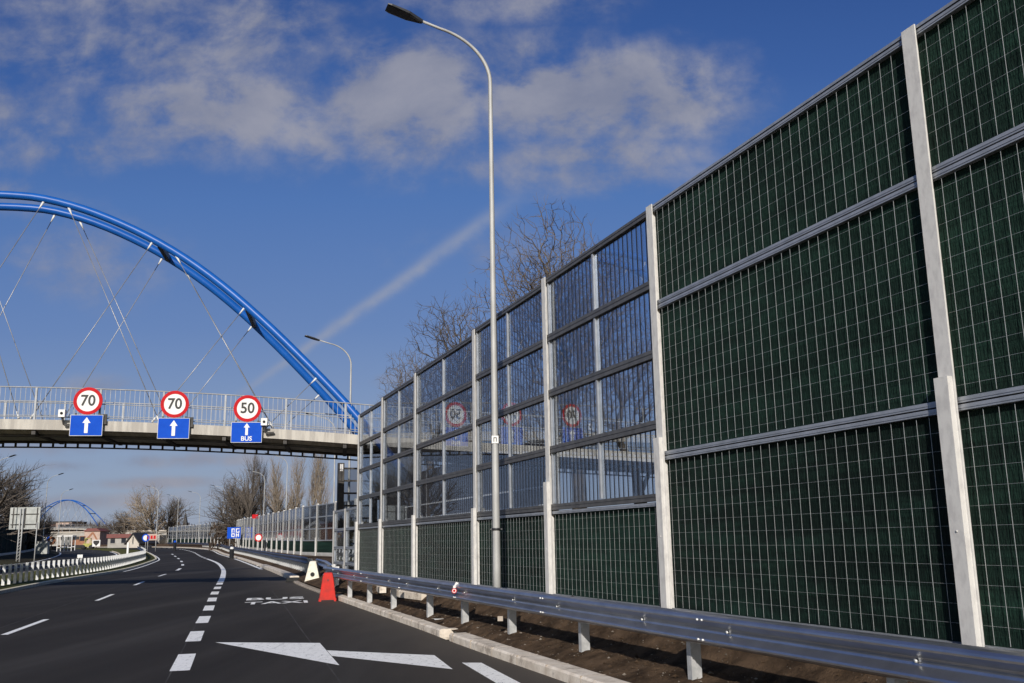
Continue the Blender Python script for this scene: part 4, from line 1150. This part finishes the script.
# ------------------------------------------------------------------ sun, sky, camera
SUN_EL, SUN_AZ = R(24), R(184.5)                         # sun low behind the camera
w = bpy.data.worlds.new('World'); SC.world = w; w.use_nodes = True; nt = w.node_tree
bg = nt.nodes['Background']; bg.inputs[1].default_value = .10
sky = nt.nodes.new('ShaderNodeTexSky'); sky.sky_type = 'NISHITA'; sky.sun_disc = False
sky.sun_elevation = SUN_EL; sky.sun_rotation = SUN_AZ; sky.altitude = 100; sky.air_density = 1.0; sky.dust_density = .6; sky.ozone_density = 2.0
tc = nt.nodes.new('ShaderNodeTexCoord'); sp = nt.nodes.new('ShaderNodeSeparateXYZ'); nt.links.new(tc.outputs['Generated'], sp.inputs[0])
dx, dy, dz = (N(nt, sp.outputs[i]) for i in range(3))
ay = dy.fn('ABSOLUTE')+.02
u = dx/ay; v = dz/ay
cv = nt.nodes.new('ShaderNodeCombineXYZ'); nt.links.new(u.s, cv.inputs[0]); nt.links.new((v*1.25).s, cv.inputs[1])
n1 = noise_n(nt, cv.outputs[0], 6.5, 8, .58, .25); n2 = noise_n(nt, cv.outputs[0], 19, 7, .62, .15)
nz = (n1-.5)*2.6 + (n2-.5)*1.5
blobs = [(-.33,.470,.17,.060,.62),(-.21,.440,.10,.055,.45),(-.115,.480,.105,.085,.78),(.10,.475,.16,.065,.80),(.09,.408,.125,.032,.60),(.20,.465,.06,.05,.2),
         (-.52,.45,.18,.045,.36),(-.27,.575,.12,.045,.50),(-.42,.60,.14,.05,.42),(-.52,.59,.10,.03,.35),(.0,.60,.2,.05,.40),(-.03,.40,.10,.04,.32),
         (-.56,.375,.07,.02,.45),(-.45,.30,.12,.06,.36),(-.42,.160,.05,.016,.5),(-.12,.165,.10,.014,.34),(-.46,.08,.05,.007,.5),(-.34,.085,.025,.006,.55),(-.42,.045,.12,.010,.45),(-.2,.05,.2,.012,.4),(-.3,.105,.5,.018,.46),(.05,.07,.4,.02,.42),(-.1,.135,.5,.02,.28),(-.36,.062,.10,.008,.5),(-.50,.115,.12,.012,.42),(-.62,.50,.22,.12,.44),(-.38,.54,.34,.08,.44),(-.46,.42,.2,.03,.42),(.08,.385,.16,.03,.42),(-.56,.36,.10,.02,.5),(-.33,.085,.12,.010,.5),(.0,.30,.14,.04,.26),(.0,.53,.2,.04,.40)]
dens = None
for bu,bv,ru,rv,wt in blobs:
    e = ((u-bu)*(1/ru))**2.0 if False else (u-bu)*(1/ru)
    f = (v-bv)*(1/rv)
    g_ = (e*e+f*f)*-1.0
    g_ = g_.fn('EXPONENT')*wt
    dens = g_ if dens is None else dens.fn('MAXIMUM', g_)
cl = (dens*1.30+nz*.95*(dens*1.5+.10).clamp()).step(.14,.86)
# condensation trail: straight soft line across the view
du, dv = .235,.168; ll = math.hypot(du,dv)
tx = ((u+.257)*(du/ll)+(v-.169)*(dv/ll))*(1/ll)
td = ((v-.169)*(du/ll)-(u+.257)*(dv/ll)+(n2-.5)*.012)
wd_ = (tx*.004+.0044)
q = td/wd_
trail = (q*q*-1.0).fn('EXPONENT')*tx.step(-.35,.2)*(tx*-1+1.25).step(0,.35)*.66*(n2*1.6+.2)
shade = ((v-.02)*2.0).clamp()
cloudc = mixc(nt, n1.step(.35,.7), (2.2,2.4,3.25), (3.35,3.4,4.0))
# deepen the clear sky a little, as the photograph's polarised blue
hs = nt.nodes.new('ShaderNodeHueSaturation'); hs.inputs['Saturation'].default_value = 1.12; hs.inputs['Value'].default_value = .9
nt.links.new(sky.outputs[0], hs.inputs['Color'])
cr = nt.nodes.new('ShaderNodeValToRGB'); e_ = cr.color_ramp.elements
stops = [(0,(.255,.305,.44)),(.10,(.22,.29,.47)),(.22,(.125,.21,.455)),(.36,(.074,.168,.44)),(.50,(.038,.105,.345)),(.66,(.020,.066,.26)),(1,(.016,.05,.21))]
while len(e_) < len(stops): e_.new(.5)
for q_,(a_,c_) in zip(e_,stops): q_.position = a_; q_.color = (*c_,1)
nt.links.new(v.clamp().s, cr.inputs[0])
gn = nt.nodes.new('ShaderNodeVectorMath'); gn.operation = 'SCALE'; gn.inputs[3].default_value = 10.0
nt.links.new(cr.outputs[0], gn.inputs[0])
clear = mixc(nt, dy.step(-.35,.15)*.85, hs.outputs[0], gn.outputs[0])
c1 = mixc(nt, (cl*.88).clamp(), clear, cloudc)
c2 = mixc(nt, trail.clamp(), c1, (2.9,3.3,4.4))
nt.links.new(c2, bg.inputs[0])
sl = bpy.data.lights.new('Sun','SUN'); sl.energy = 4.5; sl.angle = R(.53); sl.color = (1,.94,.86)
so = bpy.data.objects.new('Sun', sl); COL.objects.link(so)
ds = Vector((math.sin(SUN_AZ)*math.cos(SUN_EL), math.cos(SUN_AZ)*math.cos(SUN_EL), math.sin(SUN_EL)))
so.rotation_euler = ds.to_track_quat('Z','Y').to_euler(); so.location = (0,-20,30)

cam = bpy.data.cameras.new('Camera'); co = bpy.data.objects.new('Camera', cam); COL.objects.link(co)
p_, r_ = R(11.65), R(-1.0)
F = Vector((0,math.cos(p_),math.sin(p_))); UP = Vector((0,-math.sin(p_),math.cos(p_))); RT = Vector((1,0,0))
X = RT*math.cos(r_)+UP*math.sin(r_); Y = -RT*math.sin(r_)+UP*math.cos(r_)
X, Y = X, Y
mt = Matrix((X,Y,-F)).transposed().to_4x4(); mt.translation = (0,0,1.6)
co.matrix_world = mt
cam.sensor_width = 36; cam.lens = 958/1024*36; cam.clip_end = 8000; cam.clip_start = .05
SC.camera = co
SC.view_settings.view_transform = 'Standard'; SC.view_settings.look = 'None'; SC.view_settings.gamma = 1; SC.view_settings.exposure = 0
SC.view_settings.use_curve_mapping = False
SC.cycles.max_bounces = 8; SC.cycles.transparent_max_bounces = 24; SC.cycles.glossy_bounces = 4; SC.cycles.caustics_reflective = False; SC.cycles.caustics_refractive = False
SC.cycles.use_denoising = True
